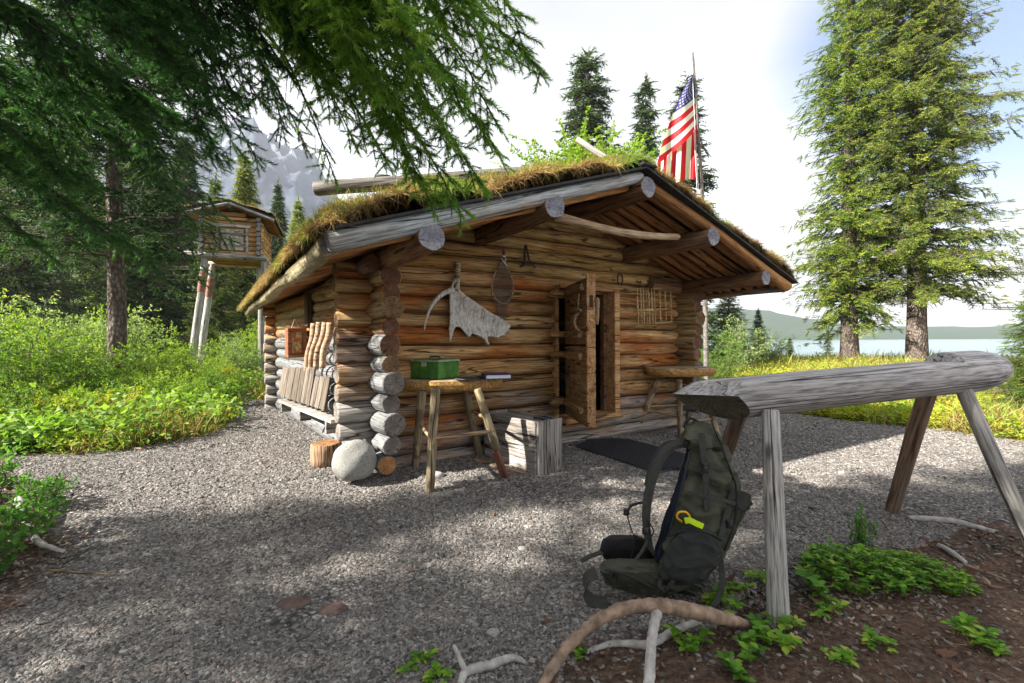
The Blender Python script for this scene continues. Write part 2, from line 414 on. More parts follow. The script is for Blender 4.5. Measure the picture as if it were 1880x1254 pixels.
def build_ground():
    def axis(a, b, near0, near1, fine, coarse_n):
        mid = list(np.arange(near0, near1+1e-6, fine))
        lo = list(near0-(near0-a)*np.linspace(0, 1, coarse_n)[1:]**2.2)[::-1]; hi = list(near1+(b-near1)*np.linspace(0, 1, coarse_n)[1:]**2.2)
        return np.array(lo+mid+hi)
    xs = axis(-1300, 1300, -9, 14, .075, 26); ys = axis(-60, 1300, .6, 16, .075, 30)
    X, Y = np.meshgrid(xs, ys); Z = gzn(X, Y)
    ns = np.vectorize(lambda a, b: noise.noise(Vector((a*1.7, b*1.7, 0)))*.016+noise.noise(Vector((a*6, b*6, 3)))*.006)
    near = (X > -10) & (X < 15) & (Y > .5) & (Y < 17)
    Z[near] += ns(X[near], Y[near])
    wob = np.zeros_like(X); wob[near] = np.vectorize(lambda a, b: noise.noise(Vector((a*2.1, b*2.1, 9)))*.16+noise.noise(Vector((a*8, b*8, 5)))*.07)(X[near], Y[near])
    green = np.maximum.reduce([poly_dist(X, Y, P) for P in (LEFT, RIGHT, BACK)]) + wob
    lit = np.maximum(poly_dist(X, Y, LITTER), poly_dist(X, Y, NEARL)) + wob
    nx, ny = len(xs), len(ys)
    idx = np.arange(nx*ny).reshape(ny, nx)
    Fc = np.stack([idx[:-1, :-1], idx[:-1, 1:], idx[1:, 1:], idx[1:, :-1]], -1).reshape(-1, 4)
    me = np_mesh('ground', np.stack([X, Y, Z], -1).reshape(-1, 3), Fc, smooth=True)
    for nm, arr in (('green', green), ('litter', lit)):
        at = me.attributes.new(nm, 'FLOAT', 'POINT'); at.data.foreach_set('value', arr.ravel().astype(np.float32))
    N = NT('ground_material', .9, .2)
    P = N.obj((1, 1, 1), False)
    vo = N.n('ShaderNodeTexVoronoi'); N.l(P, vo.inputs['Vector']); vo.inputs['Scale'].default_value = 46
    vr = N.n('ShaderNodeSeparateColor'); N.l(vo.outputs['Color'], vr.inputs[0])
    c = N.ramp(vr.outputs[0], [(.0, (.07, .065, .065)), (.3, (.15, .14, .14)), (.6, (.24, .225, .215)), (.85, (.33, .30, .28)), (1, (.45, .43, .41))])
    c = N.mix(N.mr(vo.outputs['Distance'], .3, .7, 0, .8), c, (.03, .028, .028))
    big = N.noise(P, .9, 4)
    c = N.mix(N.mr(big, .5, .72, 0, .45), c, (.17, .115, .09))
    ag = N.n('ShaderNodeAttribute', attribute_name='green'); al = N.n('ShaderNodeAttribute', attribute_name='litter')
    n1 = N.noise(P, 30, 6, .7); n2 = N.noise(P, 7, 4)
    soil = N.ramp(n1, [(.3, (.03, .018, .013)), (.5, (.085, .055, .04)), (.68, (.16, .11, .08)), (.8, (.25, .19, .14))])
    gr = N.mix(N.mr(n2, .4, .6), soil, (.06, .075, .018))
    c = N.mix(N.mr(al.outputs['Fac'], -.05, .05), c, soil); c = N.mix(N.mr(ag.outputs['Fac'], -.12, .0), c, gr)
    N.bump(N.math('SUBTRACT', N.math('MULTIPLY', n1, .3), vo.outputs['Distance']), .9, .015)
    tag(link('ground', me, None, N.col(c)), 'grey gravel yard and forest floor around the cabin', kind='structure')
build_ground()

def masks(x, y):
    g = np.maximum.reduce([poly_dist(x, y, P) for P in (LEFT, RIGHT, BACK)])
    l = np.maximum(poly_dist(x, y, LITTER), poly_dist(x, y, NEARL)); return g, l
def gn_scatter(name, pts, rots, scales, protos, mat, label, seed=0, kind='stuff'):
    "one object: a point cloud whose points carry instanced meshes"
    col = bpy.data.collections.new(name+'_shapes')
    for i, me in enumerate(protos):
        if mat: me.materials.append(mat)
        o = bpy.data.objects.new(name+'_shape', me); col.objects.link(o)
    me = bpy.data.meshes.new(name); me.vertices.add(len(pts)); me.vertices.foreach_set('co', np.asarray(pts, np.float32).ravel())
    a = me.attributes.new('rot', 'FLOAT_VECTOR', 'POINT'); a.data.foreach_set('vector', np.asarray(rots, np.float32).ravel())
    a = me.attributes.new('sc', 'FLOAT_VECTOR', 'POINT'); a.data.foreach_set('vector', np.asarray(scales, np.float32).ravel())
    a = me.attributes.new('pick', 'INT', 'POINT'); a.data.foreach_set('value', np.random.RandomState(seed).randint(0, len(protos), len(pts)).astype(np.int32))
    o = link(name, me); ng = bpy.data.node_groups.new(name+'_scatter', 'GeometryNodeTree')
    ng.interface.new_socket('Geometry', in_out='INPUT', socket_type='NodeSocketGeometry'); ng.interface.new_socket('Geometry', in_out='OUTPUT', socket_type='NodeSocketGeometry')
    gi = ng.nodes.new('NodeGroupInput'); go = ng.nodes.new('NodeGroupOutput'); ip = ng.nodes.new('GeometryNodeInstanceOnPoints')
    ci = ng.nodes.new('GeometryNodeCollectionInfo'); ci.inputs[0].default_value = col; ci.inputs['Separate Children'].default_value = True; ci.inputs['Reset Children'].default_value = True
    def na(nm, ty):
        q = ng.nodes.new('GeometryNodeInputNamedAttribute'); q.data_type = ty; q.inputs[0].default_value = nm; return q.outputs[0]
    k = ng.links.new
    k(gi.outputs[0], ip.inputs['Points']); k(ci.outputs[0], ip.inputs['Instance']); ip.inputs['Pick Instance'].default_value = True
    k(na('pick', 'INT'), ip.inputs['Instance Index']); k(na('sc', 'FLOAT_VECTOR'), ip.inputs['Scale'])
    er = ng.nodes.new('FunctionNodeEulerToRotation'); k(na('rot', 'FLOAT_VECTOR'), er.inputs[0]); k(er.outputs[0], ip.inputs['Rotation'])
    k(ip.outputs[0], go.inputs[0])
    md = o.modifiers.new('scatter', 'NODES'); md.node_group = ng
    return tag(o, label, kind=kind)

def pebbles():
    rs = np.random.RandomState(4); protos = []
    for s in range(5):
        bm = bmesh.new(); bmesh.ops.create_icosphere(bm, subdivisions=1, radius=.5)
        for v in bm.verts:
            v.co *= 1+rs.uniform(-.28, .2); v.co.x *= rs.uniform(1.0, 1.12)
        me = bpy.data.meshes.new('pebble'); bm.to_mesh(me); bm.free(); protos.append(me)
    # density falls with distance
    n = 700000; Y = 1.15*np.exp(rs.rand(n)*math.log(8.2/1.15))       # pdf ~ 1/Y
    X = (rs.rand(n)*2.5-1.22)*Y
    size = .0080+.0055*rs.rand(n)+(rs.rand(n) < .006)*.012*rs.rand(n)
    size *= 1+.10*np.clip(Y-2, 0, 6)                        # farther ones merge into larger clumps
    dens = 2.9*Y**2/ (8.2**2) * 3.0                          # thin out near where the sampling is too dense
    keep = rs.rand(n) < np.clip(dens*1.6, .16, 1)
    g, l = masks(X, Y); w = .12*np.sin(X*5+1.3*np.sin(Y*4))*1.0
    keep &= (g+w*.6 < -.02) & ((l+w < .0) | (rs.rand(n) < .06*np.exp(-np.clip(l, 0, 9)*3)))
    q = np.stack([X-ORG.x, Y-ORG.y], -1); A = q@np.array(AX[:2]); B = q@np.array(BX[:2])
    keep &= ~((A > -1.7) & (A < 1.7) & (B > .05) & (B < 4))
    X, Y, size = X[keep], Y[keep], size[keep]; k = len(X)
    Z = gzn(X, Y)+size*.12
    sc = np.stack([size*rs.uniform(1.4, 2.2, k), size*rs.uniform(.8, 1.2, k), size*rs.uniform(.45, .8, k)], -1)*1.35
    rot = np.stack([rs.normal(0, .38, k), rs.normal(0, .38, k), rs.normal(.2, .9, k)], -1)
    N = NT('pebble_stone', .8, .3); oi = N.n('ShaderNodeObjectInfo')
    c = N.ramp(oi.outputs['Random'], [(0, (.06, .058, .056)), (.3, (.13, .123, .117)), (.6, (.20, .19, .18)), (.80, (.28, .25, .225)), (.86, (.19, .14, .12)), (.90, (.28, .265, .255)), (.99, (.38, .37, .35))])
    c = N.mix(.5, c, N.ramp(N.noise(N.obj((1.5, 1.5, 4)), 2, 3), [(.3, (.6, .6, .6)), (.7, (1.1, 1.1, 1.1))]), 'MULTIPLY')
    gn_scatter('gravel', np.stack([X, Y, Z], -1), rot, sc, protos, N.col(c), 'loose grey gravel stones covering the yard in front of the cabin')
pebbles()

# ------------------------------------------------------------------ the log cabin
RS = random.Random(11)
cabin = empty('log_cabin', ORG, YAW, 'log cabin with a mossy sod gable roof and an open plank door', 'cabin')
FC = [.13, .27, .415, .565, .71, .855, .995, 1.13, 1.26, 1.385, 1.505, 1.625]        # front / back courses
SCN = [.055, .20, .345, .49, .64, .785, .925, 1.065, 1.20, 1.325, 1.445, 1.565]        # side courses
HW, BD = 1.76, 3.85                                                    # half width, depth to the back wall
E_SIDE = [M['end_mid'], M['end_brown'], M['end_dark'], M['end_brown']]
DO0, DO1, DZ0, DZ1 = -.05, .62, .345, 1.585                            # door opening
def halfz(lst, i):
    lo = (lst[i]-lst[i-1])/2 if i else (lst[1]-lst[0])/2; hi = (lst[i+1]-lst[i])/2 if i+1 < len(lst) else lo
    return (lo+hi)/2+.001
def course(name, p0, p1, i, lst, mats, ry=.078, seed=0, **k):
    hz = k.pop('hz', None) or halfz(lst, i); return add_log(name, cabin, p0, p1, ry, mats, r1=ry*k.pop('tp', 1.0), rz=hz/ry, seed=seed, wob=.008, lump=.05, n=14, **k)
for i, z in enumerate(FC):
    ext = RS.uniform(-.02, .02); eL = -2.06+ext*.6; eR = 2.02+ext; mats = (M['wall'], M['end_mid'] if z < 1 else M['end_brown'])
    ry = .082 if i % 2 else .070; fhz = halfz(FC, i)+(.006 if i % 2 else -.006)
    if i < 2: eL = -1.70
    if DZ0-.04 < z < DZ1-.02:
        course('wall_log', (eL, 0, z), (DO0-.035, 0, z), i, FC, mats, ry, seed=i*3+1, hz=fhz)
        course('wall_log', (DO1+.05, 0, z), (eR, 0, z), i, FC, mats, ry, seed=i*3+2, hz=fhz)
    else:
        course('wall_log', (eL, 0, z), (eR, 0, z), i, FC, mats, ry, seed=i*3+1, hz=fhz)
    course('wall_log', (-2.27+ext, BD, z), (2.03, BD, z), i, FC, (M['wall'], M['end_mid']), ry, seed=i*3+90)
for i, z in enumerate(SCN):
    thick = [.072, .088][i % 2]; m_end = M['end_mid'] if z < .9 else (M['end_dark'] if i % 3 else M['end_brown'])
    for s in (-1, 1):
        f0 = -.30-RS.uniform(-.015, .02)-(.03 if i in (3, 5, 9) else 0)
        if i < 2: f0 = -.02
        aL = lambda B: s*HW - (.078*B if s < 0 else 0)
        course('wall_log', (aL(f0), f0, z), (aL(BD+.3), BD+.30, z), i, SCN, (M['cornerlog'], m_end), thick, seed=i*5+200+s, hz=thick-.002)
# top plate logs that stick out under the eave on the right
add_log('wall_log', cabin, (1.2, -.08, 1.70), (2.12, -.08, 1.66), .085, (M['purlin'], M['end_brown']), seed=77)
add_log('wall_log', cabin, (-1.86, -.33, 1.645), (-1.86, BD+.3, 1.645), .062, (M['purlin'], M['end_dark']), seed=78)
# gable logs
GZ = [1.75, 1.87, 1.985, 2.095, 2.195, 2.28]
def roofz(A): return 2.355-.33*abs(A)
for i, z in enumerate(GZ):
    h = min(1.86, (2.36-z+.03)/.33)
    for B in (0, BD):
        course('gable_log', (-h, B, z), (h, B, z), i, GZ, (M['gable'], M['end_brown']), .078, seed=300+i+int(B))
# purlins and ridge pole
for j, (A, z, r, r1) in enumerate([(0.05, 2.285, .082, .075), (-.865, 2.0, .086, .08), (.885, 2.0, .084, .08), (-1.745, 1.69, .084, .08), (1.72, 1.69, .074, .07)]):
    add_log('purlin', cabin, (A, -1.085, z), (A, BD+.55, z), r, (M['purlin'], M['end_grey']), r1=r1, seed=400+j, n=20, wob=.004, endbev=.05)
# weathered collars of bare wood near the purlin ends are the same logs; the cross pole under the gable
o = add_log('brace_pole', cabin, (-.80, -.98, 1.965), (.60, -.93, 1.985), .034, (M['stick'], M['end_mid']), r1=.028, seed=420, bend=-.03)
# roof poles (soffit)
for s in (-1, 1):
    B = -.93; j = 0
    while B < BD+.75:
        r = RS.uniform(.044, .054); e = (2.25 + .032*(B+1) if s < 0 else 2.20) + RS.uniform(-.02, .01)
        add_log('roof_pole', cabin, (s*.02, B, 2.372), (s*e, B+RS.uniform(-.015, .015), 2.372-.33*e), r, (M['pole'], M['end_brown']), r1=r*.85, rz=.62, seed=500+j+(100 if s < 0 else 0), n=8, wob=.006, seg=6)
        B += RS.uniform(.122, .134); j += 1
# rake logs, eave logs
add_log('rake_log', cabin, (-2.30, -1.045, 1.607), (.02, -1.03, 2.372), .060, (M['rake'], M['end_grey']), r1=.045, seed=601, wob=.006, n=14)
add_log('rake_log', cabin, (2.19, -1.045, 1.635), (.04, -1.02, 2.362), .055, (M['pole'], M['end_grey']), r1=.045, seed=602, wob=.006, n=14)
add_log('rake_log', cabin, (-2.30, -.955, 1.572), (-.05, -.95, 2.310), .038, (M['pole'], M['end_brown']), seed=603, wob=.004)
add_log('eave_log', cabin, (-2.285, -1.00, 1.592), (-2.44, BD+.95, 1.54), .058, (M['eave'], M['end_mid']), r1=.045, seed=604, lump=.16, wob=.012, n=14, seg=50)
add_box('eave_gap_filler', cabin, (2.225, BD/2-.05, 1.655), (.02, BD+1.85, .055), M['pole'], bev=.003)  # strip added under the felt to block sky light leaking past the poles
add_log('eave_log', cabin, (2.20, -1.02, 1.615), (2.24, BD+.8, 1.61), .035, (M['rake'], M['end_mid']), seed=605)
# deck boards + felt
for s in (-1, 1):
    vs = []; n = 14
    W2 = 2.28 if s < 0 else 2.26
    e2 = 2.42 if s < 0 else 2.28
    for B, e in ((-1.12, W2), (BD+.95, e2)):
        for A, dz in ((0, .0), (s*e, 0)):
            z = 2.412-.33*abs(A)
            vs += [(A, B, z), (A, B, z+.016)]
    # verts: 0 ridge front lo,1 hi,2 eave front lo,3 hi,4 ridge back lo,5 hi,6 eave back lo,7 hi
    fs = [(0, 2, 6, 4), (1, 5, 7, 3), (0, 1, 3, 2), (4, 6, 7, 5), (2, 3, 7, 6), (0, 4, 5, 1)]
    link('roofing_felt', mesh_from('felt', vs, fs, smooth=False), cabin, M['felt'])
add_box('felt_edge', cabin, (.02, -1.105, 2.436), (.16, .06, .022), M['felt'], bev=.006)

# sod layer
def sod_mesh(parent, ridge, slope, ext, B0, B1, thick, nA, nB, seed, sc=1.0):
    vs = []; fs = []
    for j in range(nB+1):
        tb = j/nB; B = B0+(B1-B0)*tb; eL, eR = ext(tb)
        for i in range(nA+1):
            A = -eL+(eL+eR)*i/nA
            q = Vector((A*1.6/sc, B*1.6/sc, seed)); edge = min(1, (A+eL)/(.16*sc), (eR-A)/(.16*sc), (B-B0)/(.13*sc)+.30, (B1-B)/(.13*sc)+.2)
            edge = max(0, edge)**.45
            h = thick*(.62+.60*noise.noise(q)+.55*noise.noise(q*3.3))*edge
            # side flanks bulge out
            vs.append((A+.02*noise.noise(q*5), B+.02*noise.noise(q*4+Vector((3, 3, 3))), ridge-slope*math.sqrt(A*A+.004)+max(.004, h)))
    for j in range(nB):
        for i in range(nA):
            a = j*(nA+1)+i; fs.append((a, a+1, a+nA+2, a+nA+1))
    return vs, fs
Ns = NT('sod_soil', .95, .1); P_ = Ns.obj((1, 1, 1), False); s1 = Ns.noise(P_, 26, 6, .7); s2 = Ns.noise(P_, 5, 4)
M['sod'] = Ns.col(Ns.mix(Ns.mr(s2, .42, .58), Ns.ramp(s1, [(.3, (.05, .03, .014)), (.5, (.17, .105, .045)), (.72, (.34, .24, .11))]), Ns.ramp(s1, [(.3, (.04, .05, .012)), (.5, (.12, .14, .03)), (.72, (.24, .25, .07))])))
Ns.bump(s1, 1, .03)
vs, fs = sod_mesh(cabin, 2.43, .33, lambda t: (2.385+.17*t, 2.27+.02*t), -1.08, BD+.9, .18, 74, 90, 1)
tag(link('sod', mesh_from('sod', vs, fs), cabin, M['sod']), kind='stuff')
M['strawblade'] = foliage('dry_grass_blades', [(.0, (.09, .045, .015)), (.2, (.26, .155, .06)), (.42, (.44, .31, .13)), (.52, (.33, .31, .07)), (.70, (.15, .22, .035)), (.88, (.24, .34, .06)), (1, (.42, .44, .11))], .3)
def blades(P, D, Ln, w, rnd, rs, droop=.5, seg=3):
    "bent grass blades from points P along directions D"
    n = len(P); P = np.asarray(P); D = D/np.linalg.norm(D, axis=1, keepdims=True)
    sd = np.cross(D, rs.normal(size=(n, 3))); sd /= np.linalg.norm(sd, axis=1, keepdims=True)
    side = np.cross(D, sd); V = np.zeros((n, seg*2+1, 3), np.float32)
    for k in range(seg):
        t = k/seg; c = P+D*(Ln*t)[:, None]+sd*(Ln*droop*t*t)[:, None]; c[:, 2] -= (Ln*.35*droop)*t*t
        ww = (w*(1-t*.7))[:, None]*.5
        V[:, 2*k] = c-side*ww; V[:, 2*k+1] = c+side*ww
    c = P+D*Ln[:, None]*.92+sd*(Ln*droop)[:, None]; c[:, 2] -= Ln*.35*droop; V[:, -1] = c
    m_ = seg*2+1; tr = []
    for k in range(seg-1): a = 2*k; tr += [(a, a+1, a+3), (a, a+3, a+2)]
    tr.append((2*seg-2, 2*seg-1, 2*seg)); tr = np.array(tr)
    Fc = (np.arange(n)[:, None, None]*m_+tr[None]).reshape(-1, 3)
    return V.reshape(-1, 3), Fc, np.repeat(rnd, len(tr))
def sod_grass():
    rs = np.random.RandomState(3); sv = np.array(vs)
    nA, nB = 74, 90; Pg = sv.reshape(nB+1, nA+1, 3)
    out_ = []
    def sample(n, ua, ub):
        i = ua*(nA-.001); j = ub*(nB-.001); i0 = i.astype(int); j0 = j.astype(int); fi = (i-i0)[:, None]; fj = (j-j0)[:, None]
        return (Pg[j0, i0]*(1-fi)+Pg[j0, i0+1]*fi)*(1-fj)+(Pg[j0+1, i0]*(1-fi)+Pg[j0+1, i0+1]*fi)*fj
    # front rim, left eave rim, surface
    def grp(n, ua, ub, D, Lr, wr, col, dr):
        P = sample(n, ua, ub); L_ = rs.uniform(*Lr, n); w = rs.uniform(*wr, n)
        out_.append(blades(P, D+rs.normal(0, .55, (n, 3)), L_, w, col, rs, dr))
    def clus(ua, ub, f=1.0): return np.array([noise.noise(Vector((a*9*f, b*9*f, 4))) for a, b in zip(ua, ub)])
    n = 17000; ua = rs.rand(n); ub = rs.rand(n)**2.2*.14; k = clus(ua, ub)
    mid = np.exp(-((ua-.40)/.17)**2)                                            # greener along the crest
    grp(n, ua, ub, np.tile([0, -.7, .5], (n, 1)), (.025, .065), (.003, .006), np.clip(.08+.24*rs.rand(n)+.55*np.clip(k*1.8+mid*.45-.02, 0, 1), 0, 1), 1.5)
    n = 6000; ua = rs.rand(n); ub = rs.rand(n)*.25; k = clus(ua, ub); mid = np.exp(-((ua-.40)/.2)**2)
    sel = (k+mid*.4) > -.05; ua = ua[sel]; ub = ub[sel]; n = len(ua)
    grp(n, ua, ub, np.tile([0, -.1, 1], (n, 1)), (.05, .13), (.003, .005), np.clip(.52+.4*rs.rand(n), 0, 1), .45)
    n = 24000; ua = rs.rand(n)**2*.07; ub = rs.rand(n); k = clus(ua*4, ub*2)
    grp(n, ua, ub, np.tile([-.7, 0, .2], (n, 1)), (.02, .05), (.003, .007), np.clip(.14+.25*rs.rand(n)+.60*np.clip(k*1.8, 0, 1), 0, 1), 1.1)
    n = 9000; ua = .02+rs.rand(n)*.16; ub = rs.rand(n)
    grp(n, ua, ub, np.tile([-.3, 0, 1], (n, 1)), (.04, .11), (.003, .006), np.clip(.30+.55*rs.rand(n), 0, 1), .6)
    n = 4500; ua = 1-rs.rand(n)*.10; ub = rs.rand(n)**1.5
    grp(n, ua, ub, np.tile([.3, -.2, .9], (n, 1)), (.04, .11), (.003, .006), np.clip(.2+.6*rs.rand(n), 0, 1), .6)
    V = []; Fc = []; R_ = []; o_ = 0
    for v, f, r in out_: V.append(v); Fc.append(f+o_); R_.append(r); o_ += len(v)
    tag(link('roof_grass', np_mesh('roof_grass', np.concatenate(V), np.concatenate(Fc), np.concatenate(R_)), cabin, M['strawblade']), kind='stuff')
sod_grass()
# felt lip at the rear-left and the little dark snow-pole on the eave
add_tube('gutter_pole', cabin, [(-2.33, -1.06, 1.665), (-2.36, -.6, 1.655), (-2.37, -.2, 1.65)], [.016, .016, .012], M['felt'])

# door frame, sill, floor
add_box('door_jamb', cabin, (DO0-.022, -.01, .965), (.036, .17, 1.25), M['jamb'], bev=.006)
add_box('door_jamb', cabin, (DO1+.022, -.055, .965), (.075, .22, 1.27), M['jamb'], bev=.006)
add_box('door_head', cabin, (.285, -.05, 1.60), (.74, .20, .04), M['jamb'], bev=.004)
add_box('door_stop', cabin, (DO1-.035, -.02, .965), (.04, .06, 1.22), M['purlin'], bev=.004)
add_box('door_sill', cabin, (.30, -.09, .335), (.74, .26, .05), M['jamb'], bev=.01)
add_log('wall_log', cabin, (-1.2, -.16, .045), (2.0, -.16, .05), .03, (M['grey'], M['end_mid']), seed=88)
M['liner'] = plain('dark_gap_liner', (.045, .032, .018), .95, .5, 30)  # dark panels added inside the walls to block light leaking between the logs
for c_, s_ in (((-.87, 0, .88), (1.56, .04, 1.54)), ((1.21, 0, .88), (1.08, .04, 1.54)), ((0, 0, 1.84), (2.6, .04, .42)), ((0, BD, .88), (3.4, .04, 1.54)), ((0, BD, 1.9), (2.4, .04, .5)), ((HW, BD/2, .84), (.04, BD-.1, 1.5))): add_box('gap_liner', cabin, c_, s_, M['liner'], bev=0)
add_box('gap_liner', cabin, (-HW-.15, BD/2, .84), (.04, BD-.1, 1.5), M['liner'], rot=Matrix.Rotation(.078, 3, 'Z'), bev=0)
link('floor', mesh_from('floor', [(-1.7, .05, .30), (1.7, .05, .30), (1.7, 3.8, .30), (-1.7, 3.8, .30)], [(0, 1, 2, 3)], smooth=False), cabin, M['interior'])

# open door (hinged left, leaves towards the viewer)
hp = Vector((.035, -.105, 0)); fp = Vector((-.225, -.70, 0)); dd = (fp-hp); dl = dd.length; dd.normalize(); nn = Vector((dd.y, -dd.x, 0))  # outer face normal
if nn.x > 0: nn = -nn
door = bpy.data.objects.new('door', bpy.data.meshes.new('door_core')); COL.objects.link(door); door.parent = cabin
Rm = Matrix((dd, -nn, Vector((0, 0, 1)))).transposed()               # local x along the width, local y to the inner face
if Rm.determinant() < 0: Rm = Matrix((dd, nn, Vector((0, 0, 1)))).transposed()
door.matrix_local = Matrix.Translation(hp+Vector((0, 0, .38))) @ Rm.to_4x4()
yo = -1 if (Rm @ Vector((0, 1, 0))).dot(nn) < 0 else 1             # sign of local y that points to the outer face
pw = dl/4
for k in range(4):
    lowh = .66; j = RS.uniform(-.008, .008)
    add_box('plank', door, (pw*(k+.5), 0, lowh/2), (pw-.005, .045, lowh+j), M['door'], bev=.004)
    add_box('plank', door, (pw*(k+.5), 0, lowh+.012+.28), (pw-.005, .045, .55+j), M['door'], bev=.004)
add_box('door_edge_board', door, (dl+.014, -yo*.012, .955), (.03, .075, .60), M['jamb'], bev=.005)
add_box('door_edge_board', door, (dl+.014, -yo*.012, .325), (.03, .075, .65), M['jamb'], bev=.005)
for z, w in ((1.15, .66), (.76, .60), (.575, .60), (.13, .62)):
    o = add_box('hinge_strap', door, (w/2-.06, yo*.043, z), (w+.08, .045, .062), M['door'], bev=.012)
for z in (.76, .575, .13, 1.13):
    add_box('wooden_hinge', cabin, (-.09, -.155, .38+z+.01), (.24, .05, .055), M['wall'], bev=.012)
    add_log('hinge_pin', cabin, (.015, -.155, .38+z-.035), (.015, -.155, .38+z+.07), .009, (M['stick'], M['end_brown']), seed=int(z*100))
vsl = [((dl-.10, yo*.05, .86), (dl-.115, yo*.06, .92), (dl-.13, yo*.055, 1.00), (dl-.12, yo*.05, 1.08))]
o = join_tubes('door_handle', door, [(smooth_path([(dl-.14, yo*.03, .79), (dl-.14, yo*.07, .83), (dl-.135, yo*.075, .9), (dl-.13, yo*.04, .95)]), .013, 8), (smooth_path([(dl-.20, yo*.045, .965), (dl-.14, yo*.06, .975), (dl-.06, yo*.045, .955)]), .014, 8), (smooth_path([(dl-.13, yo*.045, .95), (dl-.12, yo*.05, 1.03), (dl-.125, yo*.04, 1.11)]), .008, 6)], M['stick'])
o = join_tubes('door_latch', door, [(smooth_path([(dl+.022, -yo*.06, .84), (dl+.024, -yo*.065, .90), (dl+.026, -yo*.065, 1.0), (dl+.022, -yo*.06, 1.06)]), [.016]*4+[.017]*4+[.022]*4+[.016], 8)], M['stick'])
add_box('latch_slot', door, (dl+.0305, -yo*.012, 1.03), (.004, .03, .10), M['interior'], bev=.001)

# corner stub, stump, boulder and other things at the foot of the wall
def rock_mesh(r, seed, sub=4, sq=(1, 1, 1), rough=.06):
    bm = bmesh.new(); bmesh.ops.create_icosphere(bm, subdivisions=sub, radius=1)
    for v in bm.verts:
        q = v.co.copy(); f = 1+rough*noise.noise(q*1.7+Vector((seed, 0, 0)))*2+rough*.25*noise.noise(q*6)
        v.co = Vector((q.x*sq[0], q.y*sq[1], q.z*sq[2]))*(f*r)
    me = bpy.data.meshes.new('rock'); bm.to_mesh(me); bm.free(); me.shade_smooth(); return me
def granite(name, a, b, c):
    N = NT(name, .85, .25); v = N.obj((1, 1, 1))
    f = N.noise(v, 90, 3, .8); f2 = N.noise(v, 9, 5, .6)
    cc = N.ramp(f, [(.3, a), (.48, b), (.62, b), (.75, c)])
    cc = N.mix(N.mr(f2, .5, .7, 0, .6), cc, tuple(x*.6 for x in b)); N.bump(N.math('ADD', f, f2), .5, .006); return N.col(cc)
M['granite'] = granite('speckled_granite', (.07, .07, .07), (.29, .29, .275), (.52, .52, .50))
M['stone'] = granite('pale_stone', (.2, .19, .18), (.38, .36, .33), (.5, .48, .45))
p = G(652, 882); b_ = C2W(-1.93, -.40, gz(p.x, p.y)+.15)
b_ = PX(650, 845, 3.22)
o = link('boulder', rock_mesh(.151, 3, 4, (1.03, .95, .93), .05), None, M['granite']); o.location = b_
tag(o, 'round speckled grey boulder at the front left corner of the cabin', 'boulder')
p = G(597, 852)
o = add_log('stump', None, p, p+Vector((.0, .0, .17)), .115, (M['root'], M['end_fresh']), seed=5, n=18, seg=3)
tag(o, 'low sawn wood stump with an orange brown side beside the boulder', 'stump')
p = C2W(-1.72, -.27, .03); p = C2W(-1.76, -.16, 0); 
o = add_log('corner_block', cabin, (-1.76, -.26, .20), (-1.76, .02, .20), .075, (M['cornerlog'], M['end_fresh']), seed=6, n=12); 
p = G(803, 876); o = link('stone', rock_mesh(.05, 9, 3, (1, .8, .55), .08), None, M['stone']); o.location = p+Vector((0, 0, .015))
tag(o, 'small pale stone on the gravel beside the front leg of the slab table', 'stone')

# ---- slab tables
def slab_table(c, lx, ly, zt, th, rot, feet, tops, rails, label, seed, redfoot=None, edge=True):
    t = empty('slab_table', (c.x, c.y, gz(c.x, c.y)), 0, label, 'table', 'rough slab tables against the front wall')
    base = t.location.copy(); n = 40; vs = []; fs = []; mi = []
    for lev, (z, sh) in enumerate(((zt, .985), (zt-.008, 1.0), (zt-th*.45, 1.0), (zt-th*.8, .93), (zt-th, .84))):
        for k in range(n):
            a = 2*math.pi*k/n; q = 1+.04*noise.noise(Vector((math.cos(a)*1.5, math.sin(a)*1.5, seed)))*2
            cx = abs(math.cos(a))**.75*math.copysign(1, math.cos(a)); cy = abs(math.sin(a))**.85*math.copysign(1, math.sin(a))
            jj = 1+(.035*noise.noise(Vector((k*1.7, lev*2.1, seed)))*2 if lev > 1 else 0)
            v = Vector((cx*lx/2*q*sh*jj, cy*ly/2*q*sh*jj, 0)); v.rotate(Euler((0, 0, rot))); vs.append(Vector((c.x+v.x, c.y+v.y, z))-base)
    for l in range(4):
        for k in range(n):
            k2 = (k+1) % n; fs.append((l*n+k, (l+1)*n+k, (l+1)*n+k2, l*n+k2)); mi.append(0 if l == 0 else 1)
    fs.append(tuple(range(n))); mi.append(0); fs.append(tuple(4*n+k for k in range(n))[::-1]); mi.append(1)
    me = mesh_from('slab', vs, fs, mi, smooth=False); link('tabletop', me, t, [M['slabtop'], M['slabedge']])
    for i, (f, tp) in enumerate(zip(feet, tops)):
        red = i == redfoot
        if red:
            mid = f.lerp(tp, .32); add_log('leg', t, mid-base, tp-base, .029, (M['leg'], M['end_mid']), seed=seed+i, n=10, wob=.006)
            add_log('leg_foot', t, f-base, mid-base, .030, (M['redbark'], M['end_dark']), seed=seed+i+9, n=10)
        else: add_log('leg', t, f-base, tp-base, .030, (M['leg'], M['end_mid']), r1=.033, seed=seed+i, n=10, wob=.006)
    for a, b_, r in rails: add_log('stretcher', t, a-base, b_-base, r, (M['stick'], M['end_mid']), seed=seed+30, n=8, wob=.004)
    return t
ctr = PX(829, 700, 3.62)
f1 = G(787, 905); f2 = G(930, 878); f3 = G(739, 840); f4 = G(862, 848)
f3 = C2W(-1.50, -.13, .12); f4 = C2W(-.93, -.13, .10)
def at_y(x, y, p): return PX(x, y, p.y)
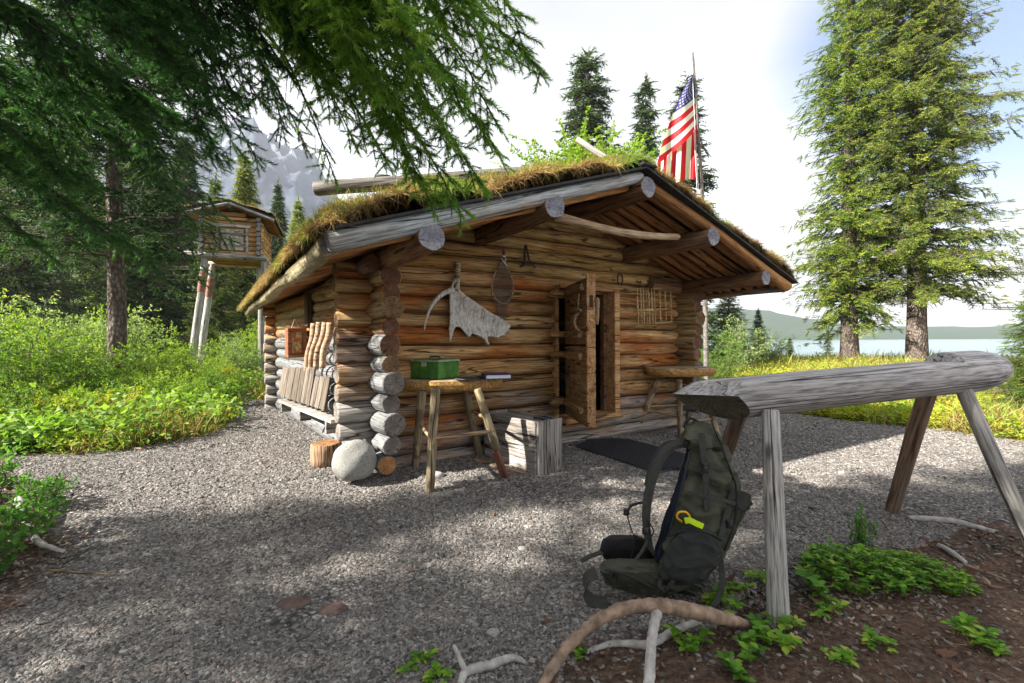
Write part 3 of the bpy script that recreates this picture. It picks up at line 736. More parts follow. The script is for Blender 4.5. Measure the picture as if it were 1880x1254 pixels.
t1, t2, t3, t4 = at_y(800, 714, f1+Vector((0, .04, 0))), at_y(876, 714, f2), PX(775, 716, f3.y-.1), PX(854, 714, f4.y-.1)
slab_table(ctr, .80, .44, .80, .085, .18, [f1, f2, f3, f4], [t1, t2, t3, t4],
           [(PX(793, 806, f1.y), PX(909, 792, f2.y), .014), (PX(862, 753, f4.y), PX(896, 771, f2.y), .013), (f3.lerp(t3, .55), f1.lerp(t1, .5), .012)],
           'rough slab table under the antler holding the green box and the book', 21, redfoot=1)
ctr2 = PX(1249, 676, 4.95)
g1 = PX(1170, 792, 5.05); g1.z = gz(g1.x, g1.y); g2 = PX(1250, 815, 4.75); g2.z = gz(g2.x, g2.y); g3 = PX(1318, 806, 4.9); g3.z = gz(g3.x, g3.y); g4 = PX(1262, 790, 5.3); g4.z = gz(g4.x, g4.y)
u1, u2, u3, u4 = PX(1207, 697, 4.95), PX(1246, 697, 4.75), PX(1290, 697, 4.9), PX(1268, 696, 5.15)
slab_table(ctr2, .74, .42, PX(1249, 676, 4.8).z, .09, .15, [g1, g2, g3, g4], [u1, u2, u3, u4],
           [(g1.lerp(u1, .42), g2.lerp(u2, .38), .013), (g1.lerp(u1, .50), g4.lerp(u4, .5), .013), (g2.lerp(u2, .3), g3.lerp(u3, .3), .012)],
           'rough slab table to the right of the door behind the sawhorse log', 51)
# things on the table
M['greenbox'] = plain('chipped_green_paint', (.07, .19, .035), .5, .45, 14, bump=.3)
M['greentrim'] = plain('worn_pale_green_metal', (.30, .38, .24), .5, .4, 20)
gb = empty('green_box', (0, 0, 0), -rad(31), 'worn green metal ammunition style box on the slab table', 'box')
gb.location = PX(806, 689, 3.42); gb.location.z = .802
add_box('box_body', gb, (-.145, .125, .066), (.29, .25, .128), M['greenbox'], bev=.008)
add_box('box_lid', gb, (-.145, .125, .139), (.298, .258, .016), M['greentrim'], bev=.004)
add_box('lid_panel', gb, (-.145, .125, .149), (.25, .21, .006), M['greenbox'], bev=.002)
add_box('latch', gb, (-.145, -.005, .118), (.045, .012, .045), M['greentrim'], bev=.003)
add_tube('handle', gb, [(-.20, .125, .152), (-.19, .125, .168), (-.10, .125, .168), (-.09, .125, .152)], .006, M['black'])
pl_ = PX(860, 690, 3.45)
vs_, fs_ = tube_np([(0, 0, 0), (0, 0, .006), (0, 0, .012)], [.098, .105, .10], 28); o = link('pan_lid', mesh_from('pan_lid', vs_, fs_, smooth=False), None, M['black']); o.location = (pl_.x, pl_.y, .801)
tag(o, 'flat black disc lying between the green box and the book', 'lid')
bk = empty('book', PX(897, 690, 3.40), rad(12), 'thick book with a dark blue cover and white pages lying on the table', 'book'); bk.location.z = .803
M['cover'] = plain('dark_blue_cover', (.028, .028, .14), .4, .3, 8, bump=0); M['pages'] = plain('white_pages', (.72, .72, .74), .8, .08, 200)
add_box('page_block', bk, (.075, .09, .021), (.185, .19, .026), M['pages'], bev=.001)
add_box('cover', bk, (.072, .09, .037), (.20, .205, .005), M['cover'], bev=.001); add_box('cover', bk, (.072, .09, .005), (.20, .205, .005), M['cover'], bev=.001)
add_box('spine', bk, (-.026, .09, .021), (.006, .205, .036), M['cover'], bev=.001)
nb = add_box('notebook', None, (0, 0, 0), (.15, .11, .012), M['black'], bev=.002); nb.location = PX(895, 677, 3.62); nb.location.z = .807; nb.rotation_euler = (0, 0, .4)
tag(nb, 'thin dark notebook lying just behind the blue book', 'notebook')

# ---- grey plank crate
P1 = G(985, 873); P2 = G(1027, 866); P0 = G(903, 842)
cu = (P0-P1); cu.z = 0; cu.normalize(); cv = Vector((-cu.y, cu.x, 0));
if cv.dot(P2-P1) < 0: cv = -cv
cw = .60; cdp = .26; ch = .40; Mc = Matrix((-cu, cv, Vector((0, 0, 1)))).transposed()
if Mc.determinant() < 0: Mc = Matrix((-cu, -cv, Vector((0, 0, 1)))).transposed()
crate = empty('crate', P1, 0, 'weathered grey plank crate standing beside the doormat', 'crate'); crate.rotation_euler = Mc.to_euler()
sg = 1 if (Mc @ Vector((0, 1, 0))).dot(cv) > 0 else -1
for k in range(2):
    add_box('side_board', crate, (-cw/2, .0, ch*(.25+.5*k)), (cw-.004, .022, ch/2-.004), M['plank'], bev=.003)
    add_box('side_board', crate, (-cw/2, sg*cdp, ch*(.25+.5*k)), (cw-.004, .022, ch/2-.004), M['plank'], bev=.003)
for k in range(3):
    for x in (.012, -cw-.012):
        o = add_box('end_board', crate, (x, sg*(cdp*(k+.5)/3), ch/2-.002), (ch+.006, .024, cdp/3-.004 + (.01 if k == 2 else 0)), M['plank'], rot=Matrix.Rotation(math.pi/2, 3, 'Y') @ Matrix.Rotation(math.pi/2, 3, 'X'), bev=.003)
for k in range(3): add_box('lid_board', crate, (-cw/2, sg*(cdp*(k+.5)/3), ch-.018-.004*k), (cw-.03, cdp/3-.008, .016), M['plank'], bev=.003)
add_box('lid_cleat', crate, (-.10, sg*cdp*.55, ch-.004), (.13, .03, .012), M['black'], bev=.003)
pa, pb = G(850, 846), G(985, 885)
o = add_box('board', None, (0, 0, 0), (.52, .05, .022), M['root'], bev=.004); place(o, (pa+pb)/2+Vector((.02, .06, .014)), (pb-pa)); tag(o, 'narrow brown board lying on the gravel in front of the grey crate', 'board')

# ---- door mat of rubber slats
mat = empty('doormat', G(1130, 835), 0, 'black slatted rubber doormat lying on the gravel below the door', 'mat')
mc = mat.location.copy(); m0, m1 = G(1030, 815), G(1205, 874); q0, q1 = G(1112, 797), G(1262, 838)
du = (m1-m0); du.z = 0; Lm = du.length; du.normalize(); dv = Vector((-du.y, du.x, 0))
wm = abs((q1-m1).dot(dv)); nsl = 18
for i in range(nsl):
    t = (i+.5)/nsl; y = t*wm; inset = .10*(1-math.sqrt(max(0, 1-(2*t-1)**2)))+ (.16*(1-t)**2 if t < .4 else 0)
    cut = .35*t
    a = m0+du*(inset+cut*.4-.02)+dv*y; b2 = m0+du*(Lm+.08-inset*.8)+dv*y
    a.z = gz(a.x, a.y)+.016; b2.z = gz(b2.x, b2.y)+.016
    nseg = 8; pts = [a.lerp(b2, k/nseg) for k in range(nseg+1)]
    for q in pts: q.z = gz(q.x, q.y)+.020+.004*noise.noise(Vector((q.x*4, q.y*4, 0)))
    v_, f_ = strap([q-mc for q in pts], wm/nsl*.42, .016, dv); link('slat', mesh_from('slat', v_, f_, smooth=False), mat, M['black'])
for k in range(7):
    pts = []
    for i in range(nsl+1):
        t = i/nsl; q = m0+du*(.12+.35*t*.4+(Lm-.15)*(k/6)*(1-.1*t))+dv*(t*wm); q.z = gz(q.x, q.y)+.014; pts.append(q-mc)
    v_, f_ = strap(pts, .02, .010, du); link('cross_strip', mesh_from('cross', v_, f_, smooth=False), mat, M['black'])

# ---- antler on the wall
def wp(x, y, B=-.14): return atB(x, y, B)
Z3 = lambda l: [(720+x/5.7, 420+y/5.7) for x, y in l]
palm = Z3([(640, 520), (700, 520), (700, 640), (760, 700), (860, 770), (1000, 870), (1120, 930), (1220, 990), (1240, 1020), (1215, 1050), (1225, 1085), (1175, 1092), (1165, 1122), (1120, 1128), (1100, 1148), (1050, 1135), (985, 1130), (978, 1160), (1000, 1212), (975, 1212), (940, 1160), (900, 1130), (820, 1100), (800, 1132), (778, 1132), (740, 1080), (700, 1032), (665, 1028), (642, 1062), (625, 1130), (608, 1178), (594, 1165), (595, 1050), (600, 900), (597, 740), (600, 640)])
Nb = NT('antler_bone', .5, .4); vb = Nb.obj((1, 1, 1)); nb1 = Nb.noise(vb, 9, 5, .6); nb2 = Nb.noise(vb, 50, 3)
nb3 = Nb.noise(Nb.obj((55, 20, 9)), 1, 4, .6)
M['bone'] = Nb.col(Nb.mix(Nb.mr(nb3, .5, .36, 0, .75), Nb.mix(Nb.mr(nb1, .60, .80), Nb.ramp(nb2, [(.3, (.46, .43, .39)), (.6, (.66, .63, .58))]), (.34, .26, .17)), (.20, .165, .13))); Nb.bump(Nb.math('ADD', nb1, nb3), .8, .012)
anc = empty('moose_antler', C2W(-1.1, -.12, 1.4), YAW, 'large pale moose antler hung by its stem on the front wall', 'antler')
def aloc(x, y, B=-.14): q = wp(x, y, B); return Vector((q.x+1.1, q.y+.12, q.z-1.4))
from mathutils.geometry import delaunay_2d_cdt
bp_ = []
for (xa, ya), (xb, yb) in zip(palm, palm[1:]+palm[:1]):
    L_ = math.hypot(xb-xa, yb-ya); k_ = max(1, int(L_/4))
    bp_ += [(xa+(xb-xa)*i/k_, ya+(yb-ya)*i/k_) for i in range(k_)]
nbp = len(bp_); pin = [(x, y) for x in np.arange(824, 940, 4.2) for y in np.arange(512, 632, 4.2) if poly_dist(np.array(x), np.array(y), palm) > 1.8]
r_ = delaunay_2d_cdt([Vector(q) for q in bp_+pin], [(i, (i+1) % nbp) for i in range(nbp)], [list(range(nbp))], 1, 1e-5)
vs_ = []
for q in r_[0]:
    dd_ = max(0, float(poly_dist(np.array(q.x), np.array(q.y), palm))); c_ = aloc(q.x, q.y)
    c_.y += .055*min(1, dd_/18)**.7+.006*noise.noise(Vector((q.x*.11, q.y*.11, 0)))-.03*math.sin((q.x-824)/116*3)
    c_.y += -.006*abs(math.sin((q.y-560)*.22+(q.x-850)*.12))*min(1, dd_/6)
    vs_.append(c_)
bm = bmesh.new(); bv = [bm.verts.new(v) for v in vs_]
for f in r_[2]: bm.faces.new([bv[i] for i in f])
bmesh.ops.recalc_face_normals(bm, faces=bm.faces[:]); bmesh.ops.solidify(bm, geom=bm.faces[:], thickness=.013)
me = bpy.data.meshes.new('palm'); bm.to_mesh(me); bm.free(); me.shade_smooth(); link('palm', me, anc, M['bone'])
add_tube('stem', anc, smooth_path([aloc(840, 480, -.12), aloc(840, 500, -.12), aloc(839, 520, -.13), aloc(836, 534, -.14)]), [.026]*4+[.021]*4+[.024]*4+[.03], M['leg'], 10)
add_tube('tine', anc, smooth_path([aloc(832, 532, -.14), aloc(815, 538, -.15), aloc(800, 551, -.18), aloc(790, 566, -.21), aloc(783, 585, -.23), aloc(779, 606, -.23)]), list(np.linspace(.026, .004, 21)), M['bone'], 8)
for (x0, y0, x1, y1, r) in ((829, 600, 826, 627, .014), (890, 620, 893, 633, .011), (858, 612, 857, 619, .009), (925, 608, 936, 605, .010)):
    add_tube('tine', anc, [aloc(x0, y0), aloc((x0+x1)/2, (y0+y1)/2), aloc(x1, y1, -.15)], [r, r*.8, r*.3], M['bone'], 8)
for k in range(4): add_tube('binding_cord', anc, [aloc(834, 497+k*5, -.155), aloc(840, 499+k*5, -.165), aloc(846, 497+k*5, -.155)], .0035, M['slabtop'], 5)

# ---- landing net on the wall
net = empty('landing_net', C2W(-.62, -.12, 1.6), YAW, 'teardrop wooden landing net hanging between the antler and the door', 'net')
def nloc(x, y, B=-.12): q = atB(x, y, B); return Vector((q.x+.62, q.y+.12, q.z-1.6))
loop = [(924, 478), (916, 489), (907, 505), (903, 522), (905, 540), (914, 553), (924, 557), (934, 552), (941, 538), (942, 520), (936, 503), (928, 489), (924, 478)]
add_tube('hoop', net, smooth_path([nloc(x, y) for x, y in loop]), .0065, M['stick'], 8)
add_tube('handle', net, [nloc(925, 457), nloc(925, 480)], [.014, .011], M['redbark'], 8)
join_tubes('cord_bow', net, [(smooth_path([nloc(921, 474, -.14), nloc(926, 482, -.15), nloc(929, 475, -.14)]), .004, 5), ([nloc(924, 480, -.14), nloc(931, 488, -.14)], .004, 5), ([nloc(923, 470, -.14), nloc(928, 471, -.14)], .008, 6)], M['pages'])
th = []
def hw(y):
    pts = sorted([(904+0*0, 522), ]); 
    import bisect
    Ls = [(478, 924, 924), (489, 916, 928), (505, 907, 936), (522, 903, 942), (540, 905, 941), (557, 910, 938), (575, 910, 930), (592, 911, 928)]
    for (ya, la, ra), (yb, lb, rb) in zip(Ls, Ls[1:]):
        if ya <= y <= yb: t = (y-ya)/(yb-ya); return la+(lb-la)*t, ra+(rb-ra)*t
    return 911, 928
for k in range(-14, 26):
    for sgn in (1, -1):
        pts = []
        for j in range(24):
            y = 480+j*112/23; x = 915+k*3.2+sgn*(y-535)*.42; l_, r_ = hw(y)
            if l_ < x < r_: pts.append(nloc(x, y, -.105-.02*math.sin(j*.5)))
            else:
                if len(pts) > 1: th.append((pts, .0022, 3))
                pts = []
        if len(pts) > 1: th.append((pts, .0022, 3))
M['netcord'] = plain('grey_net_cord', (.16, .15, .13), .9)
join_tubes('netting', net, th, M['netcord'])
# ---- iron things on the wall
M['palestick'] = wood('pale_stick_wood', (.30, .18, .07), (.62, .44, .20), (.75, .60, .33), crack=.2)
M['iron'] = plain('rusty_dark_iron', (.035, .022, .018), .6, .5, 40, bump=.5)
tg = empty('iron_tongs', C2W(-.35, -.1, 1.88), YAW, 'dark iron tongs hanging on the gable logs right of the net', 'tongs')
def tl(x, y, B=-.11): q = atB(x, y, B); return Vector((q.x+.35, q.y+.1, q.z-1.88))
join_tubes('jaws', tg, [(smooth_path([tl(965, 452), tl(963, 465), tl(963, 478), tl(960, 488), tl(955, 489)]), .009, 6), (smooth_path([tl(966, 452), tl(969, 466), tl(972, 478), tl(978, 486), tl(983, 492)]), .009, 6), ([tl(958, 484), tl(974, 487)], .006, 6)], M['iron'])
add_tube('hanger', tg, smooth_path([tl(962, 457), tl(965, 449), tl(968, 457)]), .005, M['iron'], 6)
hs = empty('iron_hook', C2W(.85, -.1, 1.74), YAW, 'small dark iron hook hanging above the right door post', 'hook')
def hl(x, y, B=-.11): q = atB(x, y, B); return Vector((q.x-.85, q.y+.1, q.z-1.74))
join_tubes('hook_bar', hs, [(smooth_path([hl(1136, 523), hl(1134, 514), hl(1135, 504), hl(1141, 504), hl(1143, 514), hl(1141, 524)]), .007, 6)], M['iron'])
for (x, y) in ((1172, 518), (1192, 517), (1213, 518)):
    q = C2W(*atB(x, y, -.085)); o = add_tube('wall_peg', None, smooth_path([Vector((-.035, 0, .008)), Vector((-.01, -.02, -.006)), Vector((.015, -.02, -.004)), Vector((.04, 0, .012))]), .007, M['iron'], 6)
    o.location = q; o.rotation_euler = (0, 0, YAW)
    tag(o, {1172: 'curved wooden peg on the gable log above the left side of the stick rack', 1192: 'curved wooden peg above the middle of the stick rack', 1213: 'curved wooden peg above the right side of the stick rack'}[x], 'peg', 'curved pegs above the stick rack')
rk = empty('stick_rack', C2W(1.4, -.12, 1.47), YAW, 'lattice rack of thin peeled sticks hung on the wall right of the door', 'rack')
def rl(x, y, B=-.13): q = atB(x, y, B); return Vector((q.x-1.4, q.y+.12, q.z-1.47))
for x in (1169.5, 1176, 1180.5, 1186, 1190.5, 1196): add_tube('stick', rk, [rl(x, 529), rl(x+2.5, 595)], .0075, M['palestick'], 6)
for x in (1200.5, 1210.5, 1220.5, 1230.5): add_tube('stick', rk, [rl(x, 527), rl(x+2.5, 592)], .009, M['palestick'], 6)
for (x0, y0, x1, y1) in ((1199, 530, 1232, 529), (1201, 568.5, 1233, 566), (1203, 593, 1234, 591.5), (1169, 569, 1200, 569)): add_tube('cross_stick', rk, [rl(x0, y0, -.145), rl(x1, y1, -.145)], .009, M['palestick'], 6)

# ---- things along the left wall
def atL(x, y, A0):
    d = F0 + RT*((x-940)/FPX) - UP*((y-627)/FPX); n_ = AX+BX*.078
    t = ((ORG-CAM).dot(n_)+A0)/d.dot(n_); return CAM+d*t
qa = atB(527, 602, 1.75); qb = atB(563, 656, 1.75)
bx = empty('notice_box', C2W(qa.x, 1.75, qb.z), YAW, 'reddish wooden display box with a small map hung on the side wall', 'display box')
bw = qb.x-qa.x; bh = qa.z-qb.z
M['redwood'] = wood('red_stained_wood', (.10, .03, .015), (.30, .11, .05), (.42, .18, .09), crack=.3)
Nm = NT('map_sheet', .6, .3); vm = Nm.obj((1, 1, 1)); nm = Nm.noise(vm, 16, 4); M['map'] = Nm.col(Nm.mix(Nm.mr(Nm.noise(vm, 34, 3), .52, .56, 0, .7), Nm.ramp(nm, [(.36, (.50, .14, .04)), (.48, (.60, .30, .10)), (.6, (.62, .50, .28)), (.7, (.30, .30, .24))], 'LINEAR'), (.24, .10, .06)))
add_box('box_case', bx, (bw/2, .11, bh/2), (bw, .20, bh), M['redwood'], bev=.008)
add_box('box_back', bx, (bw/2+.01, .25, bh/2-.01), (bw-.02, .06, bh-.05), M['jamb'], bev=.006)
for c_, s_ in (((bw/2, -.012, bh-.022), (bw, .03, .045)), ((bw/2, -.012, .022), (bw, .03, .045)), ((.022, -.013, bh/2), (.045, .03, bh-.09)), ((bw-.022, -.013, bh/2), (.045, .03, bh-.09))): add_box('frame', bx, c_, s_, M['redwood'], bev=.006)
add_box('map_sheet', bx, (bw/2, -.004, bh/2), (bw-.09, .006, bh-.09), M['map'], bev=.001)
add_tube('hanging_cord', bx, [(bw*.25, .05, bh), (bw*.45, .10, bh+.10), (bw*.65, .05, bh)], .004, M['pages'], 5)
# four peeled poles hanging from a peg rail
pr = [((577, 594), (563, 688)), ((587, 592), (570, 682)), ((598, 592), (580, 678)), ((607, 593), (592, 676))]
lb = ['peeled crooked pole nearest the display box on the side wall', 'second peeled pole from the display box on the side wall', 'third peeled pole from the display box on the side wall', 'peeled pole closest to the front corner on the side wall']
for i, ((x0, y0), (x1, y1)) in enumerate(pr):
    a = atL(x0, y0, -1.92-.0*i); b_ = atL(x1, y1, -1.98); L_ = (b_-a).length
    mid1 = a.lerp(b_, .3)+Vector((.01, -.01, .0)); mid2 = a.lerp(b_, .65)+Vector((-.015, .0, .01))
    vs_, fs_ = tube_np([q-b_ for q in smooth_path([a, mid1, mid2, b_])], list(np.linspace(.034, .026, 13)), 8)
    o = link('peeled_pole', mesh_from('pole', vs_, fs_), None, M['root']); o.location = b_; tag(o, lb[i], 'pole', 'peeled poles hanging on the side wall')
# leaning grey boards and the low bench under them
bench = empty('side_bench', atL(560, 752, -2.02), YAW, 'low plank shelf along the foot of the side wall', 'shelf')
def L2(p): q = p-bench.location; return Vector((q.dot(AX), q.dot(BX), q.z))
e0, e1 = atL(509, 733, -2.06), atL(606, 771, -2.06)
vs_, fs_ = strap([L2(e0)+Vector((0.06, 0, -.015)), L2(e0.lerp(e1, .5))+Vector((.06, 0, -.02)), L2(e1)+Vector((.06, 0, -.015))], .11, .025, (1, 0, 0)); link('shelf_board', mesh_from('shelf', vs_, fs_, smooth=False), bench, M['drift'])
for t in (.08, .5, .92):
    q = L2(e0.lerp(e1, t)); add_box('bracket', bench, (q.x+.06, q.y, q.z-.08), (.10, .04, .10), M['plank'], bev=.004)
M['sideboard'] = wood('brown_grey_board_wood', (.05, .04, .033), (.135, .115, .095), (.22, .19, .16), scale=1.6)
nb_ = 9; xs_ = [512, 524, 535, 545, 553, 561, 569.5, 578, 587, 597]
for i in range(nb_):
    xa, xb = xs_[i], xs_[i+1]; yb = 733+(xa-512)*.33; yt = (672 if i < 6 else 690 if i < 6 else 688)
    tb = atL(xa, yb-7, -2.04); tb2 = atL(xb-.8, yb-7+.33*(xb-xa), -2.04); w = (tb2-tb).length; tp = atL((xa+xb)/2+(0 if i < 6 else 4), yt, -1.95)
    c_ = (tb+tb2)/2; d_ = Vector((0, 0, tp.z-tb.z))+AX*.05; hgt = d_.length
    o = add_box('leaning_board', None, (0, 0, 0), (hgt, w-.01, .018), M['sideboard'], bev=.003)
    zax = d_.normalized(); xax = (tb2-tb).normalized(); yax = zax.cross(xax).normalized(); xax = yax.cross(zax)
    Mx = Matrix((zax, xax, yax)).transposed().to_4x4()
    if Mx.to_3x3().determinant() < 0: Mx = Matrix((zax, xax, -yax)).transposed().to_4x4()
    Mx.translation = c_+d_/2; o.matrix_world = Mx
    nth = ['farthest', 'second farthest', 'third farthest', 'fourth farthest', 'middle', 'fourth nearest', 'third nearest', 'second nearest', 'nearest'][i]
    tag(o, f'{nth} of the grey boards leaning on the side wall', 'board', 'grey boards leaning against the side wall')
# window post in the side wall
add_box('window_post', cabin, tuple(Vector(((atL(566, 568, -1.86)-ORG).dot(AX), (atL(566, 568, -1.86)-ORG).dot(BX), 1.42))), (.05, .20, .34), M['interior'], bev=.004)

# ---- poles lying on the roof
a, b_ = PX(578, 349, 3.85), PX(850, 322, 3.85); b2 = PX(1000, 313, 3.9)
o = add_log('roof_log', None, a, b_.lerp(b2, .9), .062, (M['darkgrey'], M['end_dark']), r1=.05, seed=71); tag(o, 'dark weathered pole lying across the left side of the sod roof', 'pole')
a, b_ = PX(1060, 254, 3.7), PX(1140, 305, 3.65); o = add_log('roof_stick', None, b_, a, .028, (M['drift'], M['end_grey']), r1=.022, seed=72); tag(o, 'short grey stick poking up from the roof ridge', 'stick')
a, b_ = PX(1120, 300, 3.8), PX(1194, 289, 3.75); o = add_log('roof_stick', None, a, b_, .014, (M['drift'], M['end_grey']), seed=73); tag(o, 'thin grey stick lying along the top of the roof ridge', 'stick')
a = PX(705, 326, 3.9); o = link('roof_stone', rock_mesh(.07, 31, 2, (1.1, .7, .35), .1), None, M['iron']); o.location = a; tag(o, 'flat dark stone on top of the roof pole', 'stone')

# ---- flag and pole
fy = 8.0; fb = PX(1297, 690, fy); fb.z = gz(fb.x, fb.y)
fp = empty('flagpole', fb, 0, 'thin peeled wooden flagpole standing behind the right eave', 'flagpole')
M['polewood'] = wood('grey_pole_wood', (.05, .045, .04), (.15, .14, .13), (.24, .23, .22), crack=.5)
pts = smooth_path([fb-fb, PX(1295, 560, fy)-fb, PX(1290, 375, fy)-fb, PX(1281, 230, fy)-fb, PX(1272, 97, fy)-fb], 6)
vs_, fs_ = tube_np(pts, list(np.linspace(.046, .016, len(pts))), 12); link('pole', mesh_from('pole', vs_, fs_), fp, M['polewood'])
join_tubes('halyard', fp, [([PX(1270, 110, fy-.05)-fb, PX(1276, 240, fy-.06)-fb, PX(1284, 374, fy-.06)-fb, PX(1290, 560, fy-.05)-fb], .004, 4), ([PX(1274, 240, fy-.08)-fb, PX(1281, 374, fy-.08)-fb, PX(1288, 560, fy-.08)-fb], .004, 4)], M['pages'])
flag = empty('flag', PX(1273, 137, fy), 0, 'American flag with stars and stripes hanging limp from the flagpole', 'flag'); fo = flag.location.copy()
def flagpt(u, v, lift=0):
    v = v*.80 if v < 7/13 else .4308+(v-7/13)*(1-.4308)/(1-7/13)
    "upper panel u 0..0.45 hangs from the pole, lower panel u 0.45..1 hangs folded below it"
    if u <= .4501:
        t = u/.45; xr, yr = 1273+6*v, 136+101*v; e = v**.9; xl, yl = 1271-65*e-5*math.sin(e*3.1), 137+165*v
        x = xr+(xl-xr)*t; y = yr+(yl-yr)*t+5*math.sin(t*3.1)*v; dp = .07*math.sin(t*7+v*3)*(.3+v)-.10*t*v
    else:
        t = (u-.4501)/.5499; k = (v-.23)/.77; xa, ya = 1206+73*k, 302-66*k; xb, yb = 1202+74*k, 332-3*math.sin(k*9)
        x = xa+(xb-xa)*t; y = ya+(yb-ya)*t; dp = .05+.07*math.sin(k*17+t)*(.3+t)-.10*(1-k)
    return PX(x, y, fy-.05+dp-lift)-fo
M['flagred'] = foliage('red_flag_cloth', [(0, (.55, .010, .022)), (1, (.60, .015, .03))], .5); M['flagwhite'] = foliage('white_flag_cloth', [(0, (.78, .76, .76)), (1, (.82, .8, .8))], .5); M['flagblue'] = foliage('blue_flag_cloth', [(0, (.03, .03, .17)), (1, (.04, .04, .2))], .35)
def sheet(u0, u1, v0, v1, nu, nv, mat, name):
    vs_ = [flagpt(u0+(u1-u0)*i/nu, v0+(v1-v0)*j/nv) for j in range(nv+1) for i in range(nu+1)]
    fs_ = [(j*(nu+1)+i, j*(nu+1)+i+1, (j+1)*(nu+1)+i+1, (j+1)*(nu+1)+i) for j in range(nv) for i in range(nu)]
    return link(name, mesh_from(name, vs_, fs_), flag, mat)
for s in range(13):
    mm = M['flagred'] if s % 2 == 0 else M['flagwhite']
    if s >= 7: sheet(0, .45, s/13, (s+1)/13, 16, 2, mm, 'stripe')
    if s >= 3: sheet(.4502, 1, s/13, (s+1)/13, 10, 3, mm, 'stripe')
sheet(0, .45, 0, 7/13, 14, 14, M['flagblue'], 'canton')
vs_ = []; fs_ = []
for r in range(9):
    for c in range(6 if r % 2 == 0 else 5):
        u = (.035+.072*c+(0 if r % 2 == 0 else .036)); v = (r+.9)/10*7/13; o_ = len(vs_)
        for k in range(10):
            a = math.pi*k/5; rr = 1 if k % 2 == 0 else .42; vs_.append(flagpt(max(0, u+.024*rr*math.sin(a)), max(0, v-.019*rr*math.cos(a)), .006))
        fs_.append(tuple(o_+k for k in range(10)))
link('stars', mesh_from('stars', vs_, fs_, smooth=False), flag, M['flagwhite'])

# ------------------------------------------------------------------ sawhorse log
saw = empty('sawhorse', G(1430, 1145), 0, 'long grey log on four splayed legs with a notched hump end, beside the backpack', 'sawhorse')
sb = saw.location.copy()
c0 = PX(1266, 733, 1.89); cA = PX(1312, 724, 1.93); cB = PX(1700, 697, 2.42); cC = PX(1838, 677, 2.64)
def saw_log():
    vs = []; fs = []; mi = []; n = 28
    ax = (cC-c0); Lg = ax.length; d = ax.normalized(); y = Vector((0, 0, 1)).cross(d).normalized(); z = d.cross(y)
    if z.z < 0: z = -z; y = -y
    hump = .765
    # (t, radius scale, top cut height as a fraction of r (2 = none))
    ts = [0, .02, .05, .085, .12, .16] + list(np.linspace(.2, hump-.005, 12)) + [hump-.004, hump, .80, .84, .88, .91, .94, .965, .985, 1.0]
    for t in ts:
        c = c0+d*(Lg*t)+Vector((0, 0, .006*math.sin(t*3)))
        r = .104+.014*t
        if t > .84: r *= math.sqrt(max(.06, 1-((t-.84)/.175)**2.2))
        cut = .60 if t < hump-.001 else 2
        for k in range(n):
            a = 2*math.pi*k/n; rr = r*(1+.012*noise.noise(Vector((t*9, math.cos(a)*2, math.sin(a)*2)))*2)
            py, pz = rr*math.cos(a), rr*math.sin(a); pz = min(pz, cut*.104 if cut < 1 else pz)
            if t < .15: pz = min(pz, .012+.50*Lg*t)
            off = 0
            # boat shaped end: the end face slopes back under the log
            if t < .13:
                lim = ts.index(t)
            vs.append(c+y*py+z*pz)
    # cut the left end to a pointed prow: far side reaches out, near side, top and bottom are hewn back
    m_ = len(ts)
    for i in range(m_):
        x0 = Lg*ts[i]
        if x0 > .36: continue
        for k in range(n):
            v = vs[i*n+k]; rel = v-(c0+d*x0); hz = rel.dot(z); side = rel.dot(y)*sgny
            back = max(0, side+.085)*.85 + max(0, .005-hz)*1.35
            vs[i*n+k] = v+d*(back*(1-x0/.36))
    for i in range(m_-1):
        for k in range(n):
            k2 = (k+1) % n; fs.append((i*n+k, i*n+k2, (i+1)*n+k2, (i+1)*n+k)); mi.append(0)
    fs.append(tuple(range(n))[::-1]); mi.append(1); fs.append(tuple((m_-1)*n+k for k in range(n))); mi.append(1)
    # local x along the log for the wood grain
    R_ = Matrix((d, y, z)); vs = [R_ @ (v-c0) for v in vs]
    me = mesh_from('log', vs, fs, mi); me.polygons.foreach_set('use_smooth', [False if (q == 1) else True for q in mi])
    o = link('log', me, saw, [M['sawlog'], M['sawend']]); Mx = Matrix((d, y, z)).transposed().to_4x4(); Mx.translation = c0-sb; o.matrix_local = Mx
    md = o.modifiers.new('edges', 'EDGE_SPLIT'); md.split_angle = rad(38)
    return y
dd_ = (cC-c0).normalized(); yy_ = Vector((0, 0, 1)).cross(dd_).normalized(); sgny = 1 if yy_.dot(-F0) > 0 else -1
M['sawlog'] = wood('silver_log_wood', (.13, .125, .12), (.40, .395, .405), (.58, .58, .61), scale=1.5, crack=.9, dist=.1, xs=.35, cx=.10, cyz=11)
M['sawend'] = endgrain('sawhorse_end_grain', (.12, .105, .075), (.08, .066, .05), 9, .9)
saw_log()
M['greyleg'] = wood('silver_leg_wood', (.14, .135, .13), (.36, .355, .35), (.52, .52, .51), scale=2.2, crack=1.0, dist=.15, xs=.6, cx=.16, cyz=16)
M['brownleg'] = wood('brown_leg_wood', (.05, .032, .022), (.16, .105, .07), (.28, .20, .14), scale=2.2, dist=.2, xs=.7, grey=(.16, .15, .14), greyf=.1)
def saw_leg(foot, top, r0, r1, mat, seed): add_log('leg', saw, foot-sb, top-sb, r0, (mat, M['end_mid']), r1=r1, seed=seed, n=16, wob=.008)
lf = G(1430, 1143)+Vector((0, 0, -.03)); saw_leg(lf, PX(1413, 752, 1.90), .040, .034, M['greyleg'], 3)
saw_leg(G(1283, 960), PX(1362, 745, 2.02), .034, .034, M['brownleg'], 4)
saw_leg(G(1636, 940), PX(1704, 715, 2.52), .036, .044, M['brownleg'], 5)
